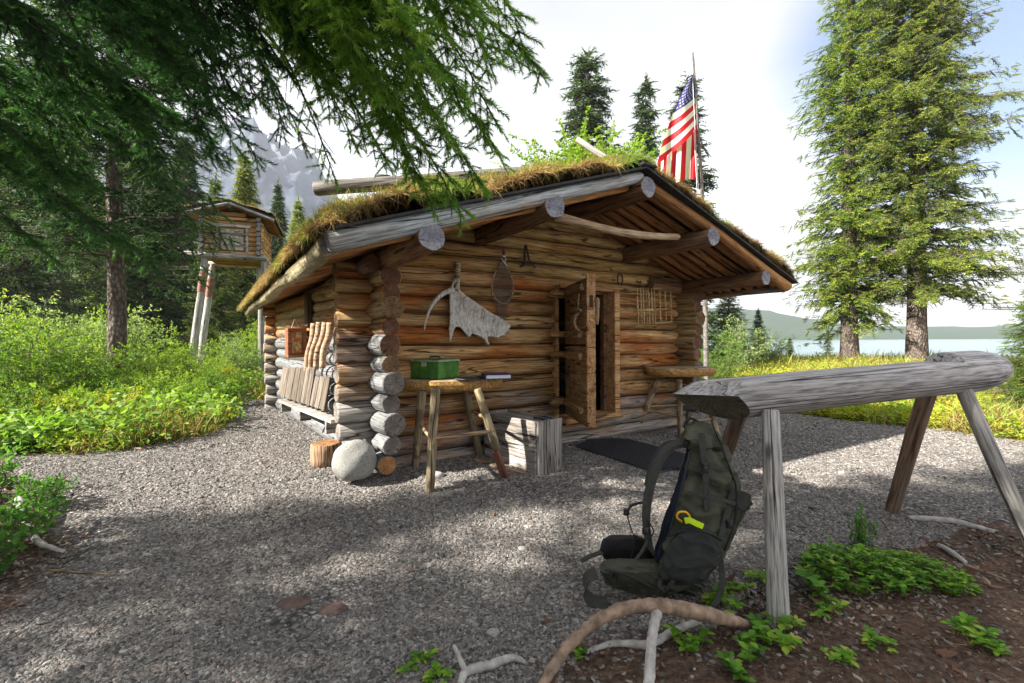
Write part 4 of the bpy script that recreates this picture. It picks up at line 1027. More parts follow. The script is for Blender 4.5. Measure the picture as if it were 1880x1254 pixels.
fr = PX(1900, 1005, 2.32); fr = G(1905, 1015); saw_leg(fr, PX(1766, 712, 2.44), .036, .034, M['greyleg'], 6)

# ------------------------------------------------------------------ backpack leaning on the leg
def fabric(name, c, var=.25, sc=6, rough=.85):
    N = NT(name, rough, .25); f = N.noise(N.obj((sc, sc, sc)), 1, 5, .6, .8); w = N.n('ShaderNodeTexWave'); N.l(N.obj((1, 1, 1), False), w.inputs[0]); w.inputs['Scale'].default_value = 160
    cc = N.ramp(f, [(.3, tuple(x*(1-var) for x in c)), (.7, tuple(x*(1+var) for x in c))])
    N.bump(N.math('ADD', N.math('MULTIPLY', f, 1.0), N.math('MULTIPLY', w.outputs['Fac'], .05)), .8, .02); return N.col(cc)
M['olive'] = fabric('olive_nylon', (.075, .081, .056), .35, rough=.6); M['darknylon'] = fabric('charcoal_nylon', (.042, .046, .044)); M['navy'] = fabric('navy_padding', (.014, .022, .040)); M['web'] = fabric('grey_webbing', (.06, .063, .055), .2, 30)
M['foam'] = fabric('black_foam', (.022, .020, .024)); _ =0; M['lime'] = plain('lime_plastic', (.50, .75, .02), .35, .1, 5, bump=0); M['orange'] = plain('orange_cord', (.75, .42, .03), .5, .1, 5, bump=0); M['buckle'] = plain('black_buckle', (.02, .02, .022), .35, .2, 30)
bo = G(1250, 1085); pack = empty('backpack', bo, 0, 'olive green hiking backpack with black straps leaning against the sawhorse leg', 'backpack')
YP = 1.98
def pk(x, y, d=0): return PX(x, y, YP+d)-bo
def pack_body(rows, name, mat, n=44, wr=.010, seed=0, pw=.62, parent=None):
    "lofted bag: rows of (y px, x left, x right, half depth, depth centre)"
    rows_ = []
    for (a, b_) in zip(rows, rows[1:]):
        for j in range(9): t = j/9; rows_.append([p+(q-p)*t for p, q in zip(a, b_)])
    rows_.append(rows[-1]); vs = []; fs = []
    for i, (y, xl, xr, hd, dc) in enumerate(rows_):
        for k in range(n):
            a = 2*math.pi*k/n; cx = abs(math.cos(a))**pw*math.copysign(1, math.cos(a)); cz = abs(math.sin(a))**pw*math.copysign(1, math.sin(a))
            q = pk((xl+xr)/2+cx*(xr-xl)/2, y, dc+cz*hd)
            nz_ = noise.noise(Vector((q.x*16+seed, q.y*16, q.z*9)))*wr + (1-abs(noise.noise(Vector((q.x*11+seed, q.y*6, q.z*20+q.x*22))))*2.4)**3*wr*.8 - abs(noise.noise(Vector((q.x*30, q.y*9+seed, q.z*12-q.x*10))))*wr*.9
            q = q+(Vector((cx, cz, 0))*nz_); vs.append(q)
    m_ = len(rows_)
    for i in range(m_-1):
        for k in range(n): k2 = (k+1) % n; fs.append((i*n+k, (i+1)*n+k, (i+1)*n+k2, i*n+k2))
    fs.append(tuple(range(n))); fs.append(tuple((m_-1)*n+k for k in range(n))[::-1])
    o = link(name, mesh_from(name, vs, fs), parent or pack, mat); md = o.modifiers.new('smooth', 'SUBSURF'); md.levels = 1; md.render_levels = 1
    return o
body = pack_body([(776, 1272, 1290, .015, 0), (784, 1262, 1302, .06, 0), (810, 1258, 1322, .11, .0), (850, 1262, 1342, .13, .0), (880, 1254, 1354, .14, 0), (930, 1238, 1352, .145, 0), (985, 1220, 1340, .15, 0), (1030, 1204, 1318, .145, 0), (1062, 1196, 1300, .13, 0), (1084, 1200, 1285, .10, 0), (1092, 1212, 1270, .05, 0)], 'bag', M['olive'], wr=.026, seed=2)
pack_body([(774, 1270, 1292, .02, -.02), (784, 1258, 1306, .07, -.02), (806, 1256, 1322, .115, -.02), (822, 1262, 1330, .12, -.02), (832, 1272, 1328, .08, -.01)], 'top_lid', M['olive'], wr=.02, seed=5)
pack_body([(820, 1262, 1280, .03, .0), (850, 1254, 1276, .10, .0), (900, 1238, 1262, .12, 0), (960, 1216, 1244, .12, 0), (1020, 1200, 1228, .11, 0), (1060, 1196, 1216, .07, 0)], 'back_panel', M['navy'], wr=.006, seed=8)
pack_body([(966, 1250, 1300, .03, -.135), (980, 1240, 1322, .045, -.135), (1010, 1222, 1326, .05, -.13), (1040, 1214, 1316, .05, -.12), (1062, 1212, 1300, .04, -.11), (1074, 1222, 1285, .02, -.10)], 'side_pocket', M['darknylon'], wr=.012, seed=12)
pack_body([(896, 1322, 1350, .05, 0), (905, 1318, 1376, .08, -.01), (925, 1322, 1380, .09, -.01), (945, 1326, 1366, .08, 0), (1000, 1300, 1342, .08, 0), (1040, 1292, 1318, .05, 0)], 'front_pocket', M['olive'], wr=.014, seed=15)
hb = pack_body([(1026, 1120, 1204, .02, -.07), (1034, 1104, 1212, .04, -.08), (1050, 1097, 1222, .055, -.08), (1066, 1106, 1230, .055, -.075), (1080, 1128, 1234, .045, -.07), (1092, 1165, 1226, .02, -.06)], 'hip_belt', M['olive'], wr=.014, seed=20, pw=.95)
pack_body([(982, 1122, 1168, .02, .10), (990, 1106, 1186, .035, .10), (1010, 1101, 1200, .04, .10), (1026, 1110, 1200, .035, .10), (1034, 1130, 1196, .015, .10)], 'hip_belt', M['foam'], wr=.004, seed=22)
def pstrap(name, pts, w, mat, side=(0, 1, 0), th=.004, parent=None):
    v_, f_ = strap(smooth_path([pk(*p) for p in pts]), w, th, side); return link(name, mesh_from(name, v_, f_, smooth=False), parent or pack, mat)
pstrap('shoulder_strap', [(1262, 815, -.05), (1232, 820, -.06), (1208, 850, -.07), (1192, 900, -.08), (1186, 950, -.08), (1190, 990, -.07), (1196, 1010, -.06)], .065, M['web'], th=.016)
pstrap('shoulder_strap', [(1258, 815, .07), (1226, 818, .08), (1202, 850, .09), (1190, 895, .09)], .07, M['foam'], th=.018)
pstrap('strap_webbing', [(1192, 985, -.09), (1180, 1010, -.10), (1165, 1030, -.09)], .02, M['web'])
pstrap('load_strap', [(1184, 922, -.02), (1160, 928, .0), (1152, 945, .0), (1160, 975, 0), (1166, 990, 0), (1158, 1030, 0)], .018, M['buckle'])
pstrap('side_strap', [(1288, 795, -.155), (1292, 840, -.165), (1296, 880, -.168), (1298, 930, -.168), (1300, 938, -.165)], .024, M['web'], side=(1, 0, 0))
pstrap('side_strap', [(1346, 896, -.11), (1330, 960, -.15), (1322, 990, -.16), (1312, 1030, -.155), (1290, 1052, -.15)], .022, M['web'], side=(1, 0, 0))
pstrap('side_strap', [(1340, 915, -.10), (1362, 918, -.11), (1374, 924, -.10)], .07, M['web'], side=(0, 0, 1))
pstrap('side_strap', [(1318, 1000, -.12), (1324, 1040, -.12), (1326, 1070, -.14), (1318, 1100, -.15), (1308, 1112, -.16)], .022, M['web'], side=(1, 0, 0))
pstrap('side_strap', [(1232, 1040, -.13), (1210, 1070, -.14), (1222, 1082, -.14), (1236, 1066, -.15)], .016, M['web'], side=(1, 0, 0))
pstrap('belt_webbing', [(1096, 1052, -.1), (1078, 1060, -.1), (1074, 1085, -.1), (1090, 1104, -.11), (1116, 1106, -.12)], .045, M['web'], side=(0, .5, .6), th=.006)
pstrap('belt_webbing', [(1106, 1014, .08), (1086, 1020, .07), (1066, 1030, .06)], .03, M['web'], side=(0, 1, 0), th=.006)
pstrap('belt_webbing', [(1150, 1042, -.13), (1190, 1062, -.13), (1222, 1084, -.13)], .018, M['web'], side=(0, 0, 1))
for (x, y, d, w, h) in ((1294, 858, -.175, .030, .04), (1340, 962, -.155, .03, .035), (1186, 975, -.12, .03, .03), (1132, 1052, -.125, .03, .03), (1150, 940, -.01, .025, .03), (1262, 812, -.10, .035, .03)):
    o = add_box('buckle', pack, pk(x, y, d), (w, .014, h), M['buckle'], bev=.004)
    add_box('buckle_clip', o, (0, -.009, .004), (w*.5, .006, h*.55), M['web'], bev=.002)
add_tube('grab_loop', pack, smooth_path([pk(1266, 800, 0), pk(1258, 780, 0), pk(1268, 768, 0), pk(1284, 776, 0)]), .007, M['buckle'], 6)
v_, f_ = tube_np(smooth_path([pk(1252, 958, -.17), pk(1243, 950, -.18), pk(1246, 941, -.185), pk(1258, 940, -.185), pk(1266, 948, -.18), pk(1268, 958, -.17)]), .0045, 6)
cu_ = empty('cord_handle', (0, 0, 0), 0); bpy.data.objects.remove(cu_)
o = link('trekking_strap', mesh_from('loop', v_, f_), pack, M['orange'])
v_, f_ = strap([pk(1257, 956, -.19), pk(1266, 955, -.196), pk(1278, 961, -.196), pk(1290, 966, -.185)], .021, .008, (0, 0, 1)); link('lime_tab', mesh_from('tab', v_, f_, smooth=False), o, M['lime'])
join_tubes('seam_piping', pack, [(smooth_path([pk(1266, 828, -.13), pk(1256, 880, -.15), pk(1240, 940, -.155), pk(1226, 985, -.155)]), .004, 5), (smooth_path([pk(1326, 824, -.12), pk(1344, 870, -.13), pk(1352, 900, -.13), pk(1348, 960, -.13), pk(1330, 1010, -.135)]), .004, 5),
  (smooth_path([pk(1226, 985, -.16), pk(1260, 973, -.178), pk(1300, 978, -.175), pk(1324, 992, -.16)]), .0045, 5), (smooth_path([pk(1110, 1046, -.14), pk(1150, 1056, -.145), pk(1200, 1080, -.14)]), .004, 5), (smooth_path([pk(1258, 806, -.12), pk(1290, 818, -.135), pk(1324, 820, -.12)]), .005, 5)], M['buckle'])
for (x0, y0, x1, y1, yy) in ((1268, 850, 1340, 866, -.15), (1262, 905, 1350, 925, -.165)): pstrap('compression_strap', [(x0, y0, yy), ((x0+x1)/2, (y0+y1)/2-3, yy-.012), (x1, y1, yy+.03)], .016, M['web'], side=(0, 0, 1), th=.003)
join_tubes('drawcord', pack, [(smooth_path([pk(1186, 950, -.11), pk(1200, 975, -.13), pk(1190, 990, -.12)]), .003, 4), (smooth_path([pk(1125, 1050, -.13), pk(1118, 1066, -.135), pk(1130, 1072, -.135), pk(1134, 1056, -.13)]), .003, 4), (smooth_path([pk(1310, 785, -.12), pk(1330, 830, -.12), pk(1345, 880, -.11)]), .004, 4), (smooth_path([pk(1275, 870, -.15), pk(1310, 890, -.15), pk(1346, 905, -.11)]), .003, 4)], M['buckle'])

# ------------------------------------------------------------------ conifers
def rot_frames(D, roll):
    D = D/np.linalg.norm(D, axis=1, keepdims=True); up = np.where(np.abs(D[:, 2:3]) < .95, np.array([[0, 0, 1.]]), np.array([[0, 1., 0]]))
    Yv = np.cross(up, D); Yv /= np.linalg.norm(Yv, axis=1, keepdims=True); Zv = np.cross(D, Yv)
    c, s = np.cos(roll)[:, None], np.sin(roll)[:, None]; Y2 = Yv*c+Zv*s; Z2 = -Yv*s+Zv*c
    return np.stack([D, Y2, Z2], 1)                        # rows = local axes
def stamp(tv, tf, P, D, S, roll, rnd, trnd):
    "copies of a template (verts tv, tris tf) at P along D"
    Fm = rot_frames(D, roll); V = np.einsum('vi,nij->nvj', tv, Fm)*S[:, None, None]+P[:, None, :]
    nv = len(tv); Fc = (np.arange(len(P))[:, None, None]*nv+tf[None]).reshape(-1, 3)
    R_ = (rnd[:, None]+trnd[None, :]).ravel()
    return V.reshape(-1, 3), Fc, R_
def needle_template(axes, nn, nl, nw, seed, fwd=.75, flat=.8):
    "axes = list of (start, end) twigs; nn needles per unit length"
    rs = np.random.RandomState(seed); V = []; T = []; R_ = []
    for a, b in axes:
        a = np.array(a, float); b = np.array(b, float); L_ = np.linalg.norm(b-a); d = (b-a)/L_; n = max(4, int(nn*L_))
        u = np.cross(d, [0, 0, 1.]); u /= np.linalg.norm(u)+1e-9; w = np.cross(u, d)
        for k in range(n):
            t = (k+rs.rand())/n; p = a+(b-a)*t; an = rs.rand()*2*math.pi; o = u*math.cos(an)+w*math.sin(an)*flat
            if math.sin(an) < -.5: o = o*np.array([1, 1, .6])
            dr = d*fwd+o*(1-.2*t); dr /= np.linalg.norm(dr); l = nl*(.7+.5*rs.rand())*(1-.25*t)
            s = np.cross(dr, rs.normal(size=3)); s /= np.linalg.norm(s); i = len(V)
            V += [p-s*nw/2, p+s*nw/2, p+dr*l]; T.append((i, i+1, i+2)); R_.append(rs.rand()*.25+t*.12)
        i = len(V); th = nw*.9
        V += [a+w*th, a-w*th, b]; T.append((i, i+1, i+2)); R_.append(-1.0)
    return np.array(V, float), np.array(T), np.array(R_)
def fan(n, ang, l0, l1, droop=0):
    ax = [((0, 0, 0), (1, 0, -droop*.3))]
    for k in range(n):
        t = .12+.75*k/n; s = 1 if k % 2 else -1; l = l0+(l1-l0)*t
        ax.append(((t, 0, -droop*.3*t), (t+l*math.cos(ang), s*l*math.sin(ang), -droop*.3*t-droop*l*.3)))
    return ax
T_NEAR = needle_template(fan(0, .8, 0, 0), 60, .30, .042, 1, .85, .9)                # one twig, every needle
T_MID = needle_template(fan(6, .85, .5, .25, .25), 19, .19, .050, 2, .8)
T_MID2 = needle_template(fan(5, .8, .5, .25, .35), 20, .17, .042, 3, .85)
T_FAR = needle_template(fan(4, .9, .5, .25, .2), 9, .22, .075, 4, .9)
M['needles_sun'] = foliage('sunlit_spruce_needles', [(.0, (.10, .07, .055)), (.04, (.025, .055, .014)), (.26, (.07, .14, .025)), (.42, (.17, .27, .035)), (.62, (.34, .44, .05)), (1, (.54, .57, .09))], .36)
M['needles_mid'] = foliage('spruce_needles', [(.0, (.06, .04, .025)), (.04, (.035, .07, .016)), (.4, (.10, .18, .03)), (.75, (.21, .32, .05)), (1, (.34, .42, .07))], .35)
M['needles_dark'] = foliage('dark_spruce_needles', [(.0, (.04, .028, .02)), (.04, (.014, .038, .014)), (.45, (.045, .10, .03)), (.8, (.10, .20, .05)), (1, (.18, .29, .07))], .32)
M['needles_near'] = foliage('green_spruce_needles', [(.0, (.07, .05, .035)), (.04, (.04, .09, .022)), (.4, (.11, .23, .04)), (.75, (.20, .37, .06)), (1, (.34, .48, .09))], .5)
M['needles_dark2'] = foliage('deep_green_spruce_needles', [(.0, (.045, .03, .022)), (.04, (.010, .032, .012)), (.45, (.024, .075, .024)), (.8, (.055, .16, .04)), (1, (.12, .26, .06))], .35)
Nk = NT('spruce_bark', .95, .1); kb = Nk.obj((9, 9, 3)); k1 = Nk.noise(kb, 1.5, 5, .65); kv = Nk.n('ShaderNodeTexVoronoi'); Nk.l(Nk.obj((14, 14, 7)), kv.inputs[0]); kv.inputs['Scale'].default_value = 1.6
M['bark'] = Nk.col(Nk.mix(Nk.mr(kv.outputs['Distance'], .15, .6, 0, .8), Nk.ramp(k1, [(.3, (.09, .07, .06)), (.5, (.22, .18, .155)), (.7, (.36, .31, .28))]), (.06, .045, .04))); Nk.bump(Nk.math('SUBTRACT', k1, kv.outputs['Distance']), 1, .04)
M['twig'] = plain('spruce_twig', (.09, .07, .06), .9, .3, 10, bump=0)

def crown_arrays(hgt, h0, prof, rs, whorl, per, spacing, tmpl, size, droop=.35, up=.15, lean=None, bare=.12, az=None):
    P = []; D = []; S = []; T = []
    h = h0; k = 0
    while h < hgt*.985:
        n = per+rs.randint(-1, 2); ph = rs.rand()*6.28
        for i in range(max(3, n)):
            a = ph+i*2*math.pi/n+rs.normal(0, .25)
            if az is not None and math.cos(a-az[0]) < az[1]: continue
            L_ = prof((h-h0)/(hgt-h0))*(rs.uniform(.68, 1.05)); 
            if L_ < .05: continue
            d = np.array([math.cos(a), math.sin(a), 0]); hb = h+rs.normal(0, whorl*.35)
            dr = droop*(.6+.8*rs.rand())*(1-.75*(h-h0)/(hgt-h0)); m = max(3, int(L_/spacing)); s = np.linspace(bare, 1, m)
            pth = lambda q: d[None, :]*(L_*q)[:, None]+np.array([0, 0, 1.])[None, :]*((up*q-dr*q*q+.35*dr*q**4)*L_)[:, None]+np.array([0, 0, hb])
            c = pth(s); tg = pth(s+.02)-c; tg /= np.linalg.norm(tg, axis=1, keepdims=True)
            sd = np.cross(tg, [0, 0, 1.]); sd /= np.linalg.norm(sd, axis=1, keepdims=True)
            for sgn in (1, -1):
                w = np.sin(np.clip(s*1.15+.12, 0, 1)*math.pi)**.5*.55+.45
                dd = tg*.55+sd*sgn*(.75-.30*s[:, None])+np.array([0, 0, -.30])+rs.normal(0, .30, (m, 3))
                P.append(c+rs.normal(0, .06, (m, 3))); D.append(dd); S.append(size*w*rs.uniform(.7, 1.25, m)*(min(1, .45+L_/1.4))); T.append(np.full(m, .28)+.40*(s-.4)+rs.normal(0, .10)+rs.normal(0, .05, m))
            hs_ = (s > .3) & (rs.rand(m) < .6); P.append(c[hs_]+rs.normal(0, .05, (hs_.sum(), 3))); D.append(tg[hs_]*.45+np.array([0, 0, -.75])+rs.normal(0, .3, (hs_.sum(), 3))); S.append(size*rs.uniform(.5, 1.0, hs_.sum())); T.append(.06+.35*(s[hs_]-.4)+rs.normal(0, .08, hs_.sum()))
            P.append(c[-1:]); D.append(tg[-1:]); S.append(np.array([size*.6])); T.append(np.array([.6]))
        h += whorl*rs.uniform(.75, 1.25)*(1-.3*h/hgt); k += 1
    P.append(np.array([[0, 0, hgt*.97]])); D.append(np.array([[0.05, 0, 1]])); S.append(np.array([size*1.2])); T.append(np.array([.6]))
    P = np.concatenate(P); D = np.concatenate(D); S = np.concatenate(S); T = np.concatenate(T)
    return P, D, S, T
def twigs_mesh(segs, name):
    "thin three sided sticks a->b with radius r"
    A = np.array([s[0] for s in segs]); B = np.array([s[1] for s in segs]); r = np.array([s[2] for s in segs]); D = B-A; n = len(A)
    F_ = rot_frames(D, np.zeros(n)); V = np.zeros((n, 6, 3))
    for k in range(3):
        o = (F_[:, 1]*math.cos(k*2.094)+F_[:, 2]*math.sin(k*2.094))*r[:, None]; V[:, k] = A+o; V[:, 3+k] = B+o*.5
    q = np.array([(0, 1, 4, 3), (1, 2, 5, 4), (2, 0, 3, 5)]); Fc = (np.arange(n)[:, None, None]*6+q[None]).reshape(-1, 4)
    return np_mesh(name, V.reshape(-1, 3), Fc)
def crown_mesh(name, hgt, h0, prof, seed, whorl, per, spacing, tmpl, size, **k):
    rs = np.random.RandomState(seed); P, D, S, T = crown_arrays(hgt, h0, prof, rs, whorl, per, spacing, tmpl, size, **k)
    V, Fc, R_ = stamp(tmpl[0], tmpl[1], P, D, S, rs.uniform(-.5, .5, len(P)), T, tmpl[2])
    me = np_mesh(name, V, Fc, np.clip(R_, 0, 1))
    # limbs from trunk to sprig bases: dead inner wood
    pick = rs.permutation(len(P))[:min(len(P), 2600)]; rr = np.hypot(P[pick, 0], P[pick, 1]); segs = []
    for i, r_ in zip(pick, rr):
        if r_ > .12:
            t = .35 if rs.rand() < .93 else 1; a = P[i]*np.array([1-t, 1-t, 1])+np.array([0, 0, -.05*t*r_+.10*t*r_]); segs.append((a, P[i], .008+.004*r_*t))
    return me, twigs_mesh(segs, name+'_limbs')
def trunk_mesh(hgt, r, seed, n=14):
    pts = [Vector((.05*noise.noise(Vector((seed, z*.3, 0))), .05*noise.noise(Vector((0, z*.3, seed))), z)) for z in np.linspace(-.4, hgt, 22)]
    rr = [r*(1.25 if i == 0 else 1.1 if i == 1 else 1)*max(.04, 1-i/21) ** .8 for i in range(22)]
    vs, fs = tube_np(pts, rr, n); return mesh_from('trunk', vs, fs)
def spruce(loc, rz, crown, limbs, trunk, nm, label, group=None, sc=1.0, name='spruce_tree'):
    t = empty(name, loc, rz, label, 'tree', group); t.scale = (sc, sc, sc)
    if not trunk.materials: trunk.materials.append(M['bark'])
    if limbs and not limbs.materials: limbs.materials.append(M['twig'])
    if not crown.materials: crown.materials.append(nm)
    link('trunk', trunk, t); link('crown', crown, t)
    if limbs: link('limbs', limbs, t)
    return t
def at(px, Y, z=None):
    q = PX(px, 600, Y); return Vector((q.x, q.y, gz(q.x, q.y) if z is None else z))

# the two big spruces by the lake
c1, l1 = crown_mesh('crown', 15.5, 1.45, lambda t: 2.0*(1-t)**.5*(.68+.5*math.sin(t*9)**2), 5, .33, 8, .15, T_MID, .34, droop=.42, up=.10, bare=.22)
c2, l2 = crown_mesh('crown', 17.5, 2.35, lambda t: 2.7*(1-t)**.42*(.78+.3*math.sin(t*11+1)**2), 6, .31, 10, .16, T_MID, .36, droop=.40, up=.12, bare=.22)
spruce(at(1560, 14.6, .20), 0, c1, l1, trunk_mesh(15.5, .25, 1), M['needles_sun'], 'tall slim spruce by the lake, left of the broader one')
spruce(at(1683, 14.0, .20), 2, c2, l2, trunk_mesh(17.5, .265, 2), M['needles_sun'], 'tall broad spruce by the lake with a full sunlit crown')
# shared shapes for the others
cm1 = crown_mesh('crown', 9, .5, lambda t: 1.9*(1-t)**.8, 11, .34, 8, .24, T_MID2, .50, droop=.30, up=.2)
cm2 = crown_mesh('crown', 9, .4, lambda t: 1.5*(1-t)**.75*(.7+.4*math.sin(t*14)**2), 12, .36, 7, .24, T_MID2, .48, droop=.45, up=.15)
cf1 = crown_mesh('crown', 12, .4, lambda t: 2.3*(1-t)**.8, 13, .42, 8, .40, T_FAR, .72, droop=.3, up=.15)
cf2 = crown_mesh('crown', 12, .4, lambda t: 1.5*(1-t)**.6*(.6+.5*math.sin(t*12)**2), 14, .5, 6, .40, T_FAR, .66, droop=.5, up=.1)
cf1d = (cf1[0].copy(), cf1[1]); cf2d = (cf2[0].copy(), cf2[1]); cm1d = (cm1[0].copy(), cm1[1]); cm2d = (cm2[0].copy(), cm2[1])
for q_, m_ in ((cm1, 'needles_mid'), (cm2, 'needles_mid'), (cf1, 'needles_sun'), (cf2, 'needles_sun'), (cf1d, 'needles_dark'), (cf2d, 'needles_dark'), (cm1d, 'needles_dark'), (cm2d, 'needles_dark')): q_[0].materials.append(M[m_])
tr9 = trunk_mesh(9, .15, 3); tr12 = trunk_mesh(12, .18, 4)
def topped(px, py, Y, base, hgt):
    "scale so that the top of a tree of height hgt at depth Y reaches pixel row py"
    q = PX(px, py, Y); b = at(px, Y, base); return b, (q.z-base)/hgt
n_lab = iter([])
def put(px, py, Y, base, proto, tr, hgt, label, rz, group=None, wide=1.0, name='spruce_tree'):
    b, s = topped(px, py, Y, base, hgt); t = spruce(b, rz, proto[0], proto[1], tr, None, label, group, s, name); t.scale = (s*wide, s*wide, s); return t
G1 = 'spruces behind the cache'; G2 = 'spruces behind the cabin roof'; G3 = 'dark forest spruces on the left'
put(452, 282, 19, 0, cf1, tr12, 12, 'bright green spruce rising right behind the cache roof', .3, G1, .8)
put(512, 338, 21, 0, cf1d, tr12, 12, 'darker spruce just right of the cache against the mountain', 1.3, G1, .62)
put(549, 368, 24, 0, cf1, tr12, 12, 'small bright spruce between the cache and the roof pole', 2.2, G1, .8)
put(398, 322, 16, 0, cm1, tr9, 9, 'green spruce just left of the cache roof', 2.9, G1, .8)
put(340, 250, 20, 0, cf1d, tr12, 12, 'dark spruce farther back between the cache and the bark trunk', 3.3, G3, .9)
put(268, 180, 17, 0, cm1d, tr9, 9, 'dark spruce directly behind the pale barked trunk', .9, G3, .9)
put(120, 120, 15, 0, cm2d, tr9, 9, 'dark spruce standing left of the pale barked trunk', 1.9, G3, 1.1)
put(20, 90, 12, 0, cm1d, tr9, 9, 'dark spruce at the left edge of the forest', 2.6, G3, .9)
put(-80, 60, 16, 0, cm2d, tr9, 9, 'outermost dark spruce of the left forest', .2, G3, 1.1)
for i, (px, py, Y) in enumerate([(180, 330, 26), (60, 300, 27), (300, 400, 28), (420, 420, 30), (470, 440, 27), (-40, 320, 30), (240, 430, 34)]):
    put(px, py, Y, 0, (cf1, cf2d, cf1d)[i % 3], tr12, 12, ['tall distant spruce seen behind the pale barked trunk', 'distant spruce deep in the forest at far left', 'distant spruce in the gap left of the cache stilts', 'distant spruce seen behind the cache stilts', 'distant spruce below the floor of the cache', 'distant spruce beyond the left edge of the undergrowth', 'farthest low spruce right of the pale barked trunk'][i], i*1.1, 'distant forest spruces', 1.1)
put(1080, 106, 22, 0, cf2d, tr12, 12, 'tall ragged dark spruce rising behind the roof ridge', 1.0, G2, 1.55)
put(1187, 150, 22, 0, cf2d, tr12, 12, 'slim ragged spruce between the ridge and the flag', 2.0, G2, 1.0)
put(1262, 148, 20, 0, cf2d, tr12, 12, 'slim dark spruce directly behind the flag', 3.0, G2, 1.25)
put(745, 292, 24, 0, cf1, tr12, 12, 'small bright spruce top showing over the roof pole', .5, G2, .5)
put(1338, 520, 13, .1, cm1, tr9, 9, 'young green spruce beside the right cabin corner', 1.4, None, 1.6)
put(1392, 566, 17, 0, cm1d, tr9, 9, 'small dark green spruce near the lake shore left of the big ones', 2.4, None, 1.0)
put(1450, 620, 18, -.2, cm1, tr9, 9, 'tiny young spruce on the rocky shore', .4, None, 1.1)
put(1520, 600, 18, -.3, cm2, tr9, 9, 'tiny thin spruce between the two big trunks and the shore rocks', 1.1, None, 1.0)
put(1905, 500, 5.6, .1, cm1, tr9, 9, 'young spruce reaching in at the right edge beside the log hump', 2.0, None, 1.35)
# mid left spruce whose pale trunk stands in the undergrowth
c3, l3 = crown_mesh('crown', 13, 2.75, lambda t: 1.7*(1-t)**.45, 21, .34, 8, .17, T_MID2, .42, droop=.62, up=.08, bare=.2)
spruce(at(212, 7.3, .0), 1.0, c3, l3, trunk_mesh(13, .14, 7), M['needles_dark'], 'large dark spruce with a pale bare trunk in the undergrowth')

# overhanging spruce, trunk just outside the frame on the left; every bough is a part
ns = empty('overhanging_spruce', (-2.9, .3, 0), 0, 'close spruce whose green boughs hang into the top of the view above the cabin', 'tree'); nb0 = Vector((-2.9, .3, 0))
link('trunk', trunk_mesh(9, .2, 17), ns, M['bark'])
def bough(pts, seed, side_len=.30, density=1.0, leafless=0.0, mat='needles_near', bare=.0, hang=.5):
    rs = np.random.RandomState(seed); path = smooth_path([p-nb0 for p in pts], 14); path = np.array([tuple(p) for p in path]); L_ = np.linalg.norm(np.diff(path, axis=0), axis=1); cs = np.concatenate([[0], np.cumsum(L_)]); tot = cs[-1]
    def ev(s): return np.array([np.interp(s, cs, path[:, k]) for k in range(3)])
    P = []; D = []; S = []; T = []; segs = []
    for i in range(len(path)-1): segs.append((path[i], path[i+1], .010*(1-.8*cs[i]/tot)+.002))
    n = int(tot/.025*density)
    for i in range(n):
        t = (i+rs.rand())/n
        if t < bare: continue
        p = ev(t*tot); tg = ev(min(tot, t*tot+.03))-ev(max(0, t*tot-.03)); tg /= np.linalg.norm(tg); sd = np.cross(tg, [0, 0, 1.]); sd /= np.linalg.norm(sd)
        l = side_len*(1-.55*t)*rs.uniform(.35, 1.25); d = tg*rs.uniform(.35, .8)+sd*(1 if i % 2 else -1)*rs.uniform(.3, 1.0)+np.array([0, 0, -hang*rs.uniform(-.3, 1.5)]); d /= np.linalg.norm(d)
        m = max(2, int(l/.035)); q = p; segs_pts = [p]
        for j in range(m):
            q = q+d*(l/m); segs_pts.append(q); d = d+np.array([0, 0, -.05*hang*2])+rs.normal(0, .05, 3); d /= np.linalg.norm(d)
        for a_, b_ in zip(segs_pts, segs_pts[1:]): segs.append((a_, b_, .0022))
        if rs.rand() < leafless: continue
        tone = rs.normal(0, .10)
        for j in range(m):
            a_, b_ = segs_pts[j], segs_pts[j+1]; dj = b_-a_
            P.append(a_); D.append(dj); S.append(np.linalg.norm(dj)*1.25); T.append(.25+tone+.3*j/m)
            if j > 0:
                for sg in (1, -1):
                    if rs.rand() < .9:
                        dn = dj/np.linalg.norm(dj); s2 = np.cross(dn, [0, 0, 1.]); s2 /= np.linalg.norm(s2)+1e-6; l2 = rs.uniform(.04, .11)*(1-.4*j/m)
                        P.append(a_); D.append(dn*.6+s2*sg*.8+np.array([0, 0, -.10])+rs.normal(0, .28, 3)); S.append(l2); T.append(.35+tone+.25*rs.rand())
    # the tip itself
    P.append(ev(tot*.98)); D.append(path[-1]-path[-3]); S.append(.07); T.append(.6)
    P, D, S, T = np.array(P), np.array(D), np.array(S), np.array(T)
    # keep needles about the same real length on short and long twigs
    V, Fc, R_ = stamp(T_NEAR[0], T_NEAR[1], P, D, np.clip(S, .045, .11)*1.05, rs.rand(len(P))*6.28, T, T_NEAR[2])
    b = link('bough', np_mesh('bough', V, Fc, np.clip(R_, 0, 1)), ns, M[mat]); link('twigs', twigs_mesh(segs, 'twigs'), b, M['twig'])
rb = random.Random(8)
